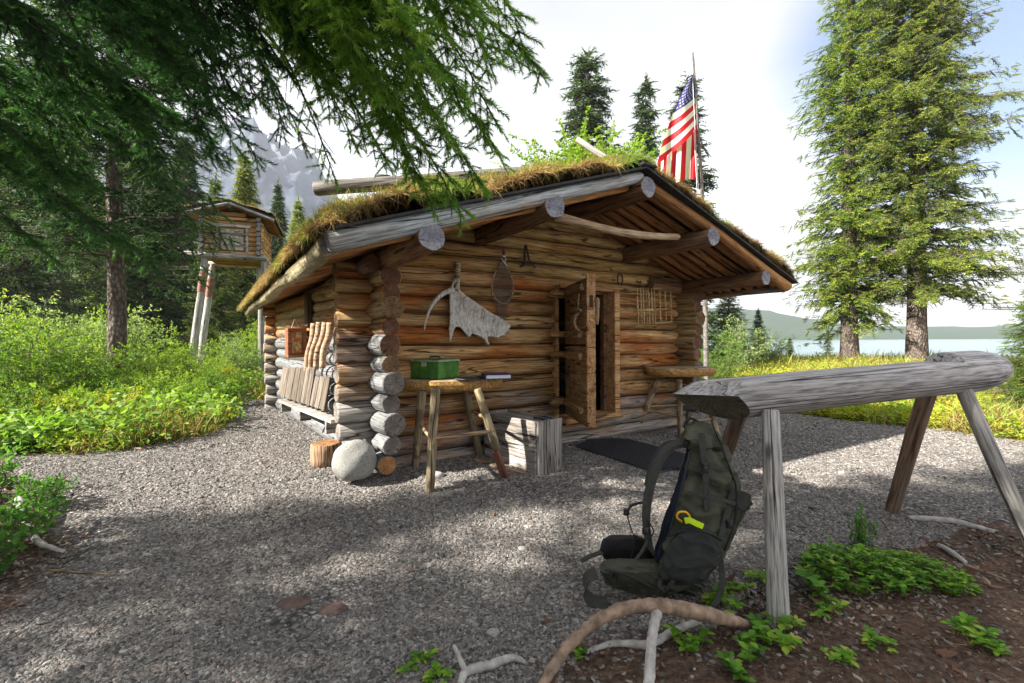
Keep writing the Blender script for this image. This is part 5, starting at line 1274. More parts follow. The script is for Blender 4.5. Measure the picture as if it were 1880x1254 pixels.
tips = [ # tip px, depth, start px, side, mat
 ((984, 118), 1.55, (500, -260), .30, 0), ((950, 40), 1.5, (560, -300), .30, 0), ((905, 215), 1.6, (520, -180), .28, 0), ((908, 268), 1.7, (500, -120), .28, 0),
 ((880, 330), 1.75, (560, -60), .24, 0), ((846, 392), 1.7, (590, 20), .24, 0), ((795, 382), 1.8, (560, 30), .22, 0), ((760, 300), 1.75, (470, -100), .26, 0), ((712, 300), 1.9, (470, -60), .24, .2),
 ((900, 90), 1.3, (420, -200), .30, 0), ((840, 160), 1.35, (400, -180), .30, 0), ((780, 120), 1.25, (380, -220), .32, 0), ((700, 160), 1.35, (350, -200), .32, 0), ((820, 250), 1.5, (450, -100), .28, 0),
 ((650, 262), 1.9, (400, -60), .26, .3), ((612, 320), 2.0, (420, 10), .20, .6), ((560, 265), 2.0, (380, -20), .24, .4), ((520, 240), 2.1, (370, 0), .24, .3), ((470, 290), 2.1, (300, 60), .22, .2), ((430, 270), 2.2, (260, 20), .24, .1),
 ((600, 150), 1.5, (280, -180), .34, .1), ((520, 120), 1.5, (220, -150), .34, .1), ((430, 170), 1.6, (150, -120), .34, .1), ((380, 240), 1.9, (80, -60), .32, 0), ((330, 130), 1.5, (20, -140), .34, 0),
 ((250, 230), 1.8, (-120, -40), .34, 0), ((160, 180), 1.6, (-200, -80), .34, 0), ((120, 330), 2.0, (-220, 90), .30, 0), ((300, 330), 2.3, (-60, 90), .30, 0), 
 ((200, 440), 2.4, (-150, 220), .28, 0), ((280, 480), 2.6, (-20, 300), .24, 0), ((90, 470), 2.3, (-220, 300), .28, 0), ((640, 60), 1.2, (300, -220), .34, 0), ((880, -10), 1.3, (520, -300), .34, 0), ((740, 40), 1.2, (400, -280), .34, 0), ((545, 40), 1.4, (150, -220), .36, 0), ((400, 60), 1.4, (0, -200), .36, 0), ((230, 60), 1.4, (-150, -160), .36, 0), ((80, 60), 1.5, (-300, -120), .36, 0), ((480, 190), 1.8, (180, -60), .32, .1), ((660, 210), 1.7, (350, -80), .3, .1), ((740, 220), 1.6, (400, -80), .3, 0)]
rt_ = random.Random(40)
for k in range(20):
    x = rt_.uniform(-60, 400); y = rt_.uniform(-10, 330-(x-200)*.3 if x > 200 else 340); tips.append(((x, y), rt_.uniform(1.9, 3.0), (x-rt_.uniform(200, 420), y-rt_.uniform(60, 260)), .40, .05))
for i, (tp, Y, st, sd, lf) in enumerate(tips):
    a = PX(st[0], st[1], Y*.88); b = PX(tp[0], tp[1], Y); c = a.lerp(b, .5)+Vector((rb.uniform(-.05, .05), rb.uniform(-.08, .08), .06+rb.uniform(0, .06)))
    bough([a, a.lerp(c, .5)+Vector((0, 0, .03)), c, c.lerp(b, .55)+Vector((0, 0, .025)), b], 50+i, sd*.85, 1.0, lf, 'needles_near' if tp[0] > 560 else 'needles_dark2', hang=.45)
# forest behind and beside the viewer that shades the yard
for i, (x, y, hh, wd) in enumerate([(-6.0, -1.2, 8.2, 1.0), (-3.8, -3.2, 7.6, 1.0), (-1.0, -3.8, 7.0, 1.0), (-10.5, -1.6, 8.3, .85), (-7.6, -3.6, 7.0, .8)]):
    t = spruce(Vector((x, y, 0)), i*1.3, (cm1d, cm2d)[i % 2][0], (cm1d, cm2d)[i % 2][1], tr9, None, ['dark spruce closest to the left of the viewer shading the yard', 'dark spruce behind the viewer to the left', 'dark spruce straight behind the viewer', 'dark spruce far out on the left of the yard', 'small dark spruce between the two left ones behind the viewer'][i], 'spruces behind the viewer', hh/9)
    t.scale = (hh/9*wd*1.15, hh/9*wd*1.15, hh/9)

# ------------------------------------------------------------------ shrubs and ground plants
def leaf_mesh_arrays(P, D, S, rs, aspect=.5, fold=.15):
    n = len(P); D = D/np.linalg.norm(D, axis=1, keepdims=True); r = rs.normal(size=(n, 3)); sd = np.cross(D, r); sd /= np.linalg.norm(sd, axis=1, keepdims=True); up = np.cross(sd, D)
    S = S[:, None]; V = np.stack([P, P+D*S*.5+sd*S*aspect*.5+up*S*fold, P+D*S, P+D*S*.5-sd*S*aspect*.5+up*S*fold], 1)
    Fc = (np.arange(n)[:, None, None]*4+np.array([(0, 1, 2), (0, 2, 3)])[None]).reshape(-1, 3); return V.reshape(-1, 3), Fc
def shrub_meshes(seed, h=1.2, w=.8, stems=16, leaves=420, ls=.045, asp=.45):
    rs = np.random.RandomState(seed); P = []; D = []; S = []; R_ = []; segs = []
    for i in range(stems):
        a = rs.rand()*6.28; sp = w*rs.rand()**.7; hh = h*rs.uniform(.55, 1.05)*(1-.35*(sp/w)**2); b = np.array([math.cos(a)*.12*rs.rand(), math.sin(a)*.12*rs.rand(), -.03])
        tip = np.array([math.cos(a)*sp, math.sin(a)*sp, hh]); q = b; m = 7; tone = rs.normal(0, .08)
        prev = b
        for j in range(1, m+1):
            t = j/m; c = b+(tip-b)*t; c[2] = b[2]+(tip[2]-b[2])*t**.8; c = c+rs.normal(0, .02, 3); segs.append((prev, c, .008*(1-.8*t)+.0015)); 
            # side shoots
            if t > .2:
                for _ in range(3):
                    d = rs.normal(0, 1, 3); d[2] = abs(d[2])*.8; d /= np.linalg.norm(d); l = h*.22*rs.uniform(.4, 1); e = c+d*l; segs.append((c, e, .002))
                    k = max(3, int(leaves/stems/17)); u = rs.uniform(.15, 1, k)
                    P.append(c+(e-c)*u[:, None]+rs.normal(0, .012, (k, 3))); D.append(d*.6+rs.normal(0, .6, (k, 3))); S.append(ls*rs.uniform(.6, 1.2, k)); R_.append(np.clip(.30+.35*t+tone+rs.normal(0, .12, k), 0, 1))
            prev = c
    P = np.concatenate(P); D = np.concatenate(D); S = np.concatenate(S); R_ = np.concatenate(R_)
    V, Fc = leaf_mesh_arrays(P, D, S, rs, asp); return np_mesh('foliage', V, Fc, np.repeat(R_, 2)), twigs_mesh(segs, 'stems')
M['leaf_bright'] = foliage('bright_willow_leaves', [(0, (.07, .12, .015)), (.4, (.17, .29, .03)), (.75, (.29, .42, .05)), (1, (.46, .54, .09))], .45)
M['leaf_mid'] = foliage('green_willow_leaves', [(0, (.04, .08, .015)), (.4, (.10, .20, .03)), (.75, (.18, .31, .05)), (1, (.30, .42, .08))], .45)
M['leaf_pale'] = foliage('pale_grey_green_leaves', [(0, (.10, .16, .06)), (.4, (.20, .30, .11)), (.75, (.33, .43, .19)), (1, (.45, .54, .27))], .45)
M['leaf_yel'] = foliage('yellow_green_low_leaves', [(0, (.14, .07, .02)), (.18, (.22, .19, .02)), (.45, (.34, .36, .03)), (.75, (.48, .50, .04)), (1, (.58, .54, .09))], .4)
M['leaf_deep'] = foliage('shaded_green_leaves', [(0, (.03, .08, .02)), (.5, (.07, .19, .035)), (1, (.16, .34, .06))], .45)
M['stem'] = plain('brown_shrub_stem', (.13, .09, .065), .9, .3, 10, bump=0)
shp = [shrub_meshes(31+i, 1.25, .75, 22, 3400, .05) for i in range(3)]+[shrub_meshes(41+i, .55, .5, 20, 2400, .04) for i in range(2)]
shv = []
for mt in ('leaf_bright', 'leaf_mid', 'leaf_pale', 'leaf_yel', 'leaf_deep'):
    row = []
    for f, s_ in shp:
        f2 = f.copy(); f2.materials.append(M[mt]); row.append((f2, s_))
    shv.append(row)
for f, s_ in shp: s_.materials.append(M['stem'])
def shrub(p, kind, tone, sc, label, group, rz=0, name='shrub', szz=1.0):
    t = empty(name, p, rz, label, 'shrub', group); t.scale = (sc, sc, sc*szz); f, s_ = shv[tone][kind]; link('foliage', f, t); link('stems', s_, t); return t
rl_ = random.Random(5)
def pxw(px, Y): q = PX(px, 600, Y); return Vector((q.x, q.y, gz(q.x, q.y)))
GS = 'leafy shrubs of the left undergrowth'
sh_list = [ # px, Y, kind, tone, scale, label
 (10, 5.6, 0, 1, 1.0, 'green willow shrub at the left edge in front of the forest'), (95, 6.2, 1, 0, .95, 'bright willow shrub just right of the one at the left edge'),
 (165, 6.6, 2, 1, .85, 'green willow shrub close to the left of the pale trunk'), (262, 7.2, 0, 0, .80, 'bright willow shrub close to the right of the pale trunk'),
 (330, 7.8, 1, 0, .72, 'bright willow shrub below the left stilt of the cache'), (392, 8.8, 2, 0, .66, 'bright willow shrub in front of the cache stilts'),
 (440, 10.4, 0, 2, .85, 'pale willow shrub left of the back corner of the cabin'), (466, 11.8, 1, 0, 1.1, 'bright shrub beside the far cabin corner'),
 (40, 8.2, 2, 2, 1.35, 'tall pale willow shrub behind the front row at far left'), (130, 8.6, 0, 2, 1.25, 'tall pale willow shrub left behind the pale trunk'),
 (235, 9.6, 1, 2, 1.25, 'tall pale willow shrub right behind the pale trunk'), (310, 10.4, 2, 0, .95, 'tall bright willow shrub left of the cache stilts'),
 (375, 11.6, 0, 0, .85, 'tall bright willow shrub around the feet of the cache'), (425, 13.5, 1, 2, .9, 'tall pale willow shrub right of the cache stilts'),
 (-60, 7, 1, 0, 1.3, 'willow shrub beyond the left edge of the undergrowth'), (180, 11.5, 2, 0, 1.5, 'tall shrub deep in the undergrowth behind the trunk'), (70, 11.5, 1, 2, 1.5, 'tall shrub deep in the undergrowth at far left'), (480, 15, 2, 0, 1.3, 'distant bright shrub in the gap beside the far cabin corner')]
for i, (px, Y, k, tn, sc, lb) in enumerate(sh_list): shrub(pxw(px, Y), k, tn, sc, lb, GS, i*1.7)
low = [(25, 4.75, 1, .85, 'low leafy shrub at the left end of the gravel edge'), (85, 4.95, 3, .8, 'low yellow green shrub on the gravel edge, second from the left'), (150, 5.15, 0, .8, 'low bright shrub on the gravel edge, third from the left'), (215, 5.45, 3, .8, 'low yellow green shrub on the gravel edge below the pale trunk'), (280, 5.8, 0, .85, 'low bright shrub on the gravel edge right of the pale trunk'), (335, 6.1, 0, .85, 'low bright shrub where the gravel edge bends to the path'), (380, 6.6, 1, .9, 'dense green low shrub at the corner of the path'), (398, 7.5, 0, .9, 'low bright shrub along the left side of the path'), (418, 8.8, 3, .8, 'low yellow green shrub farther along the path'), (60, 5.7, 0, 1.1, 'low bright shrub behind the gravel edge at far left'), (185, 6.0, 1, 1.1, 'low green shrub in front of the pale trunk'), (300, 6.7, 0, 1.1, 'low bright shrub halfway between pale trunk and path')]
for i, (px, Y, tn, sc, lb) in enumerate(low): shrub(pxw(px, Y), 3+i % 2, tn, sc, lb, 'low shrubs along the left gravel edge', i*2.1)
shr = [(1325, 9.8, 0, 1, .95, 'pale grey green shrub behind the right slab table'), (1360, 11.5, 1, 2, 1.1, 'pale shrub between the flagpole and the lake'), (1300, 9.0, 2, 1, .65, 'green shrub at the foot of the flagpole'), (1405, 13.5, 0, 2, 1.0, 'pale shrub near the shore rocks')]
for i, (px, Y, k, tn, sc, lb) in enumerate(shr): shrub(pxw(px, Y), k, tn, sc, lb, 'shrubs right of the cabin', i)
ltree = shrub_meshes(81, 7, 1.6, 40, 46000, .10, .6); ltree[0].materials.append(M['leaf_bright']); ltree[1].materials.append(M['stem'])
for i, (px, Y, k, tn, sc, lb) in enumerate([(1020, 13, 0, 0, 2.6, 'bright leafy tree crown left of the ragged spruce above the roof'), (1085, 14, 1, 0, 2.7, 'bright leafy tree crown directly under the ragged spruce above the roof'), (1140, 13.5, 2, 0, 2.35, 'bright leafy tree crown next to the ridge of the roof')]):
    t = empty('leafy_tree', pxw(px, Y), i*1.3, lb, 'tree', 'leafy trees behind the cabin roof'); zt_ = [6.4, 7.0, 6.5][i]/7; t.scale = (zt_, zt_, zt_); link('crown', ltree[0], t); link('trunk', ltree[1], t)
# low ground cover: instanced tufts
def tuft(kind, seed):
    rs = np.random.RandomState(seed)
    if kind == 'grass':
        n = 26; P = rs.normal(0, .025, (n, 3)); P[:, 2] = 0; D = rs.normal(0, .45, (n, 3)); D[:, 2] = 1; V, Fc, R_ = blades(P, D, rs.uniform(.06, .17, n), rs.uniform(.003, .006, n), rs.rand(n), rs, .5)
    else:
        n = 34; P = rs.normal(0, .05, (n, 3)); P[:, 2] = rs.uniform(.01, .12, n); D = rs.normal(0, 1, (n, 3)); D[:, 2] = rs.uniform(-.1, .7, n); V, Fc = leaf_mesh_arrays(P, D, rs.uniform(.022, .04, n), rs, .6); R_ = np.repeat(np.clip(.25+P[:, 2]*4+rs.normal(0, .18, n), 0, 1), 2)
    return np_mesh('tuft', V, Fc, R_)
def scatter_zone(name, polys, n, ymin, ymax, protos, mat, label, smin, smax, seed, margin=-.05, inner=None, xr=1.3, patch=None):
    rs = np.random.RandomState(seed); Y = ymin*np.exp(rs.rand(n)*math.log(ymax/ymin)); X = (rs.rand(n)*2*xr-xr)*Y
    d = np.maximum.reduce([poly_dist(X, Y, P) for P in polys]); k = d > margin+rs.normal(0, .07, n)
    if patch is not None:
        nv = np.array([noise.noise(Vector((a*patch[0], b*patch[0], seed))) for a, b in zip(X, Y)]); k &= nv > patch[1]
    X, Y = X[k], Y[k]; m_ = len(X); s = rs.uniform(smin, smax, m_)*(1+.05*Y)
    gn_scatter(name, np.stack([X, Y, gzn(X, Y)], -1), np.stack([rs.normal(0, .15, m_), rs.normal(0, .15, m_), rs.rand(m_)*6.28], -1), np.stack([s, s, s*rs.uniform(.7, 1.2, m_)], -1), protos, mat, label, seed)
scatter_zone('undergrowth', [LEFT, BACK], 14000, 4, 26, [tuft('leaf', i) for i in range(4)], M['leaf_mid'], 'green leafy undergrowth left of the cabin', .8, 2.2, 61, patch=(1.6, -.16))
scatter_zone('yellow_ground_cover', [LEFT], 12000, 4, 10, [tuft('leaf', i+8) for i in range(3)], M['leaf_yel'], 'yellowish low plants along the gravel edge on the left', .6, 1.2, 62, patch=(1.2, -.02))
scatter_zone('grass', [LEFT, BACK, RIGHT], 22000, 3.5, 24, [tuft('grass', i+3) for i in range(4)], M['strawblade'], 'green and straw coloured grass at the edges of the gravel', .8, 2.4, 63, patch=(1.1, -.10))
scatter_zone('meadow', [RIGHT], 34000, 4, 22, [tuft('leaf', i+20) for i in range(4)], M['leaf_yel'], 'yellow green ground cover between the gravel and the lake', .55, 1.15, 64)
scatter_zone('meadow_leaves', [RIGHT], 9000, 4, 22, [tuft('leaf', i+27) for i in range(3)], M['leaf_bright'], 'brighter green leaves in the ground cover by the lake', .7, 1.5, 65, patch=(1.5, .05))
# forest litter
def bit(kind, seed):
    rs = np.random.RandomState(seed)
    if kind == 'twig':
        a = np.array([-.5, 0, 0]); b = np.array([.5, .1*rs.randn(), .06]); c = (a+b)/2+np.array([0, .08*rs.randn(), .03]); me = twigs_mesh([(a, c, .022), (c, b, .018)], 'bit'); return me
    P = np.zeros((1, 3)); V, Fc = leaf_mesh_arrays(P, np.array([[1., 0, .15]]), np.array([1.]), rs, .7, .2); return np_mesh('bit', V, Fc)
Nl = NT('litter_bits', .9, .2); oi_ = Nl.n('ShaderNodeObjectInfo'); M['litter'] = Nl.col(Nl.ramp(oi_.outputs['Random'], [(0, (.05, .026, .018)), (.35, (.12, .06, .04)), (.6, (.20, .115, .075)), (.85, (.24, .16, .11)), (.96, (.30, .23, .17)), (1, (.36, .31, .25))]))
def litter():
    rs = np.random.RandomState(77); n = 80000; Y = 1.15*np.exp(rs.rand(n)*math.log(3.4/1.15)); X = (rs.rand(n)*2.5-1.25)*Y
    d = np.maximum(poly_dist(X, Y, LITTER), poly_dist(X, Y, NEARL)); k = ((d > rs.normal(0, .09, n)-.03) | (rs.rand(n) < .035*np.exp(np.minimum(d, 0)*.5))) & (rs.rand(n) < np.clip((Y/2.3)**2, .3, 1)); X, Y = X[k], Y[k]; m_ = len(X)
    s = rs.uniform(.006, .024, m_)*np.where(rs.rand(m_) < .06, 3.0, 1)
    gn_scatter('forest_litter', np.stack([X, Y, gzn(X, Y)+.004+rs.rand(m_)*.008+np.where(d[k] < 0, .012, 0)], -1), np.stack([rs.normal(0, .3, m_), rs.normal(0, .35, m_), rs.rand(m_)*6.28], -1), np.stack([s, s*.8, s], -1), [bit('twig', 1), bit('leaf', 2), bit('twig', 3), bit('twig', 4), bit('twig', 5), bit('twig', 6), bit('twig', 9)], M['litter'], 'brown needles, twigs and dead leaves on the forest floor', 7)
litter()
# broad leafed small plants
def plant_mesh(seed, n_st, w, h, ls):
    rs = np.random.RandomState(seed); P = []; D = []; S = []; R_ = []; segs = []
    for i in range(n_st):
        a = rs.rand()*6.28; r = w*math.sqrt(rs.rand()); b = np.array([math.cos(a)*r, math.sin(a)*r, 0]); hh = h*rs.uniform(.45, 1)*(1-.5*(r/w)**2); tp = b+np.array([rs.normal(0, .012), rs.normal(0, .012), hh]); segs.append((b, tp, .0016)); t0 = rs.normal(.5, .14)
        for lv, f in ((1, 5), (.6, 3)):
            ph = rs.rand()*6.28
            for j in range(f):
                q = ph+j*2*math.pi/f+rs.normal(0, .15); P.append(b+(tp-b)*lv); D.append((math.cos(q), math.sin(q), rs.uniform(-.15, .5))); S.append(ls*rs.uniform(.45, 1.2)); R_.append(t0+rs.normal(0, .22))
    P = np.array(P); D = np.array(D); S = np.array(S)[:, None]; D /= np.linalg.norm(D, axis=1, keepdims=True); sd = np.cross(D, [0, 0, 1.]); sd /= np.linalg.norm(sd, axis=1, keepdims=True); up = np.cross(sd, D)
    pr_ = [(0, 0, 0), (.3, .26, .06), (.62, .30, .07), (1, 0, -.06), (.62, -.30, .07), (.3, -.26, .06), (.5, 0, .0)]
    V = np.stack([P+D*S*a+sd*S*b_+up*S*c for a, b_, c in pr_], 1); tr = np.array([(6, 0, 1), (6, 1, 2), (6, 2, 3), (6, 3, 4), (6, 4, 5), (6, 5, 0)])
    Fc = (np.arange(len(P))[:, None, None]*7+tr[None]).reshape(-1, 3)
    return np_mesh('leaves', V.reshape(-1, 3), Fc, np.repeat(np.clip(R_, 0, 1), 6), smooth=True), twigs_mesh(segs, 'stalks')
M['leaf_plant'] = foliage('fresh_green_plant_leaves', [(0, (.04, .10, .015)), (.3, (.09, .24, .022)), (.6, (.18, .38, .03)), (.85, (.32, .48, .05)), (1, (.45, .48, .10))], .4)
pmb = plant_mesh(3, 230, .25, .12, .030); pms = [plant_mesh(5+i, 7, .035, .05, .026) for i in range(3)]
for q_ in [pmb]+pms: q_[0].materials.append(M['leaf_plant']); q_[1].materials.append(M['stem'])
def plant(p, q_, sc, label, group=None, rz=0, name='leafy_plant'):
    t = empty(name, p, rz, label, 'plant', group); t.scale = sc if isinstance(sc, tuple) else (sc, sc, sc); link('leaves', q_[0], t); link('stalks', q_[1], t)
plant(G(1580, 1062), pmb, (1.0, .8, 1.1), 'dense bright green leafy clump in front of the sawhorse', 'leafy clumps on the forest floor'); plant(G(1690, 1060), pmb, (.75, .6, .75), 'lower green leafy clump joining the right side of the dense one', 'leafy clumps on the forest floor', 2)
gtl = ['tiny green plant right at the foot of the front sawhorse leg', 'tiny green plant between the backpack and the front sawhorse leg', 'tiny green plant behind the thick end of the arched branch']
pl_sp = [(1440, 1152, 1.4, 'tiny green plant touching the foot of the front sawhorse leg'), (1395, 1172, 1.2, 'tiny green plant just left of the front sawhorse foot'), (1352, 1092, 1.3, 'tiny green plant between the backpack and the front sawhorse leg'),
 (1325, 1118, 1.6, 'small bright plant right behind the brown arched branch'), (1375, 1205, 1.4, 'tiny green plant below the thick end of the arched branch'), (1262, 1186, 1.4, 'tiny green plant by the grey branch right of the forked leg'),
 (1436, 1190, 1.4, 'tiny green plant in front of the front sawhorse foot'), (1500, 1098, 1.7, 'small green plant right of the front sawhorse leg'), (1522, 1132, 1.3, 'tiny green plant below the small one right of the front leg'),
 (1610, 1188, 1.2, 'lone tiny green plant on the dark litter below the dense clump'), (1780, 1175, 1.5, 'tiny green plant at lower right on the dark litter'), (1815, 1192, 1.2, 'last tiny green plant toward the lower right corner'),
 (1395, 1068, 1.3, 'tiny green plant left of the front leg behind the backpack strap'), (1350, 1245, 1.2, 'tiny green plant at the bottom edge under the arched branch'), (770, 1225, 1.1, 'tiny plant sprouting from bare gravel above the forked driftwood'),
 (803, 1250, 1.0, 'tiny plant at the bottom edge beside the forked driftwood'), (1060, 1205, .8, 'single sprout on the gravel inside the arch of the branch'), (1482, 1062, 1.4, 'small green plant at the left tip of the dense clump'), (1545, 1215, 1.1, 'tiny green plant near the bottom edge right of the sawhorse foot')]
for i, (x, y, sc, lb) in enumerate(pl_sp): plant(G(x, y), pms[i % 3], sc, lb, 'tiny plants scattered on the forest floor', i*1.1)
# taller seedling in the clump
sm = shrub_meshes(71, .42, .26, 9, 600, .05, .6); smf = sm[0]; smf.materials.append(M['leaf_deep']); sm[1].materials.append(M['stem'])
for i, (px, py, sc, lb) in enumerate([(40, 1010, 1.0, 'green leafy sapling leaning in at the lower left edge'), (-30, 1060, 1.2, 'leafy sapling cut by the lower left frame edge'), (70, 940, .8, 'smaller green sapling behind the lower left one'), (-40, 930, 1.1, 'farther green sapling at the left frame edge')]):
    t = empty('sapling', G(px, py), i*1.9, lb, 'sapling', 'green saplings at the lower left'); t.scale = (sc*.8, sc*.8, sc*.8); link('leaves', smf, t); link('stems', sm[1], t)
t = empty('seedling', G(1585, 1020), 0, 'upright seedling sticking out above the dense green clump', 'seedling'); t.scale = (.22, .22, .62); link('leaves', smf, t); link('stems', sm[1], t)

# ------------------------------------------------------------------ fallen branches and loose sticks
def branch(name, parts, mat, label, cat='branch', n=9, lump=.10):
    base = Vector(parts[0][0][0]); t = None
    for k, (pts, rr) in enumerate(parts):
        sp = smooth_path([Vector(p)-base for p in pts], 14); r_ = np.interp(np.linspace(0, 1, len(sp)), np.linspace(0, 1, len(rr)), rr); r_ = [r*(1+lump*noise.noise(Vector((i*.9, k, 3)))*2) for i, r in enumerate(r_)]
        vs_, fs_ = tube_np(sp, r_, 14)
        vs_ = [v+Vector((noise.noise(v*40), noise.noise(v*40+Vector((9, 0, 0))), noise.noise(v*40+Vector((0, 9, 0)))))*(max(rr)*.16)+Vector((noise.noise(v*140), noise.noise(v*140+Vector((9, 0, 0))), noise.noise(v*140+Vector((0, 9, 0)))))*(max(rr)*.14) for v in vs_]
        me = mesh_from(name, vs_, fs_)
        if k == 0: t = link(name, me, None, mat); t.location = base; tag(t, label, cat)
        else: link('side_branch', me, t, M['driftbark'])
    return t
branch('fallen_branch', [([PX(985, 1275, 1.36), PX(1040, 1190, 1.5), PX(1100, 1138, 1.58), PX(1160, 1115, 1.62), PX(1230, 1114, 1.62), PX(1305, 1130, 1.66), PX(1375, 1147, 1.72)], [.013, .018, .021, .022, .026, .027, .013]), ([PX(1208, 1118, 1.62), PX(1197, 1170, 1.5), PX(1190, 1275, 1.34)], [.018, .016, .017])], M['rootbark'], 'thick brown arched branch with a pale forked leg lying in the foreground')
branch('grey_branch', [([G(1075, 1203, .012), G(1130, 1188, .014), G(1190, 1190, .014), G(1240, 1165, .016), G(1285, 1148, .016)], [.008, .011, .014, .014, .012])], M['driftbark'], 'crooked grey branch lying on the gravel behind the arched one')
branch('driftwood', [([G(845, 1262, .01), G(856, 1242, .015), G(900, 1232, .02), G(940, 1218, .018), G(965, 1222, .01)], [.010, .014, .015, .012, .006]), ([G(856, 1242, .015), G(845, 1228, .03), G(834, 1212, .05)], [.012, .008, .005])], M['driftbark'], 'forked bleached driftwood piece at the bottom edge left of the arched branch', 'driftwood')
branch('pale_stick', [([G(1668, 955, .015), G(1745, 962, .018), G(1826, 980, .01)], [.014, .018, .012])], M['driftbark'], 'pale smooth stick lying between the right sawhorse legs', 'stick')
branch('pale_stick', [([G(1724, 1008, .02), G(1748, 1022, .02), G(1774, 1038, .012)], [.012, .014, .008])], M['driftbark'], 'short pale stick right of the green clump', 'stick')
branch('dark_twig', [([G(1770, 1040, .01), G(1820, 1058, .01), G(1872, 1078, .01)], [.005, .004, .003])], M['rootbark'], 'thin dark twig running from the short pale stick to the right', 'twig')
branch('thin_stick', [([G(85, 1050, .01), G(150, 1056, .012), G(215, 1058, .008)], [.004, .005, .003])], M['stick'], 'thin straw coloured stick on the shaded gravel at lower left', 'stick')
branch('root', [([G(140, 836, .01), G(180, 826, .015), G(225, 824, .015), G(262, 826, .01)], [.006, .013, .015, .008])], M['rootbark'], 'dark root along the left gravel edge', 'root')
branch('driftwood', [([G(20, 985, .10), G(34, 960, .14), G(44, 990, .10), G(70, 1012, .05), G(118, 1020, .02)], [.008, .018, .022, .016, .008])], M['driftbark'], 'bleached grey driftwood among the saplings at the left edge', 'driftwood')
branch('bare_twig', [([G(30, 1010, .02), PX(60, 960, 2.55), PX(90, 905, 2.6), PX(130, 870, 2.65)], [.004, .0035, .003, .002])], M['stem'], 'bare twig rising out of the saplings at the left edge', 'twig')
for (x, y, sx, lb) in ((540, 1110, 1.3, 'flat reddish stone in the gravel at lower left centre'), (612, 1122, 1.1, 'smaller flat pinkish stone right of the reddish one'), (640, 1180, .01, None)):
    if lb:
        o = link('flat_stone', rock_mesh(.05*sx, int(x), 3, (1, .8, .22), .12), None, M['redstone'] if 'redstone' in M else M.setdefault('redstone', plain('reddish_stone', (.12, .08, .07), .85, .4, 30))); o.location = G(x, y, .008); tag(o, lb, 'stone')
for i, (x, y) in enumerate(((1125, 905), (905, 1165), (1480, 905), (700, 960), (960, 1010), (1545, 870))):
    o = link('pale_stone', rock_mesh(.026, 60+i, 2, (1, .8, .45), .1), None, M['stone']); o.location = G(x, y, .008); tag(o, ['small pale stone on the gravel in front of the doormat', 'small pale stone on the open gravel left of the arched branch', 'small pale stone on the gravel between the two pairs of sawhorse legs', 'small pale stone on the gravel in front of the boulder and table', 'small pale stone on the gravel midway between table and backpack', 'small pale stone on the gravel behind the sawhorse log'][i], 'stone', 'small pale stones loose on the gravel')

# ------------------------------------------------------------------ food cache on stilts
cy = .37; ca = Vector((math.cos(cy), math.sin(cy), 0)); cb = Vector((-math.sin(cy), math.cos(cy), 0)); cc = PX(426, 440, 10.0); cc.z = gz(cc.x, cc.y)
cache = empty('food_cache', cc, cy, 'tiny log food cache with a sod roof standing high on wooden stilts', 'log cache')
cw_, cd_ = .58, 1.25; z0 = 2.83
M['cachelog'] = wood('cache_log_wood', (.13, .055, .02), (.56, .30, .11), (.72, .48, .22), grey=(.50, .46, .42), greyf=-.2, zr=(2.9, 3.5, .55, -.6))
for i in range(7):
    z = z0+.06+i*.106
    for B in (0, cd_): add_log('wall_log', cache, (-cw_-.04, B, z), (cw_+.04, B, z), .052, (M['cachelog'], M['end_mid']), seed=800+i, n=8, wob=.004)
    for s in (-1, 1): add_log('wall_log', cache, (s*(cw_-.04), -.14, z+.053), (s*(cw_-.04), cd_+.12, z+.053), .050, (M['cachelog'], M['darkgrey'] if False else M['end_dark']), seed=820+i, n=8, wob=.004)
for i in range(2): add_log('gable_log', cache, (-.55+.28*i, 0, z0+.80+i*.10), (.55-.28*i, 0, z0+.80+i*.10), .05, (M['cachelog'], M['end_mid']), seed=840+i, n=8)
add_log('floor_beam', cache, (-cw_-.30, -.06, z0-.03), (cw_+.10, -.06, z0-.03), .062, (M['grey'], M['end_grey']), seed=850)
add_log('floor_beam', cache, (-cw_-.2, cd_, z0-.03), (cw_+.10, cd_, z0-.03), .06, (M['cachelog'], M['end_grey']), seed=851)
for i in range(9): add_log('floor_pole', cache, (-cw_+.03, .06+i*.155, z0+.01), (cw_-.03, .06+i*.155, z0+.01), .058, (M['pole'], M['end_brown']), seed=860+i, n=8)
add_log('ridge_pole', cache, (0, -.24, z0+1.03), (0, cd_+.3, z0+1.03), .06, (M['darkgrey'], M['end_grey']), seed=870)
for s in (-1, 1):
    for j in range(13): add_log('roof_pole', cache, (s*.02, -.2+j*.145, z0+1.07), (s*(cw_+.24), -.2+j*.145, z0+.80), .04, (M['pole'], M['end_brown']), seed=880+j, n=6, seg=3)
    add_log('rake_pole', cache, (0, -.27, z0+1.07), (s*(cw_+.28), -.27, z0+.78), .034, (M['grey'], M['end_grey']), seed=900+s)
    fsz = [(0, -.30, z0+1.115), (s*(cw_+.30), -.30, z0+.815), (s*(cw_+.30), cd_+.4, z0+.815), (0, cd_+.4, z0+1.115)]
    link('roofing_felt', mesh_from('felt', fsz+[(x, y, z+.02) for x, y, z in fsz], [(0, 1, 2, 3), (4, 7, 6, 5), (0, 4, 5, 1), (1, 5, 6, 2), (2, 6, 7, 3), (3, 7, 4, 0)], smooth=False), cache, M['felt'])
v_, f_ = sod_mesh(cache, z0+1.13, .29, lambda t: (cw_+.28, cw_+.28), -.27, cd_+.38, .08, 26, 26, 4, .6); tag(link('sod', mesh_from('sod', v_, f_), cache, M['sod']), kind='stuff')
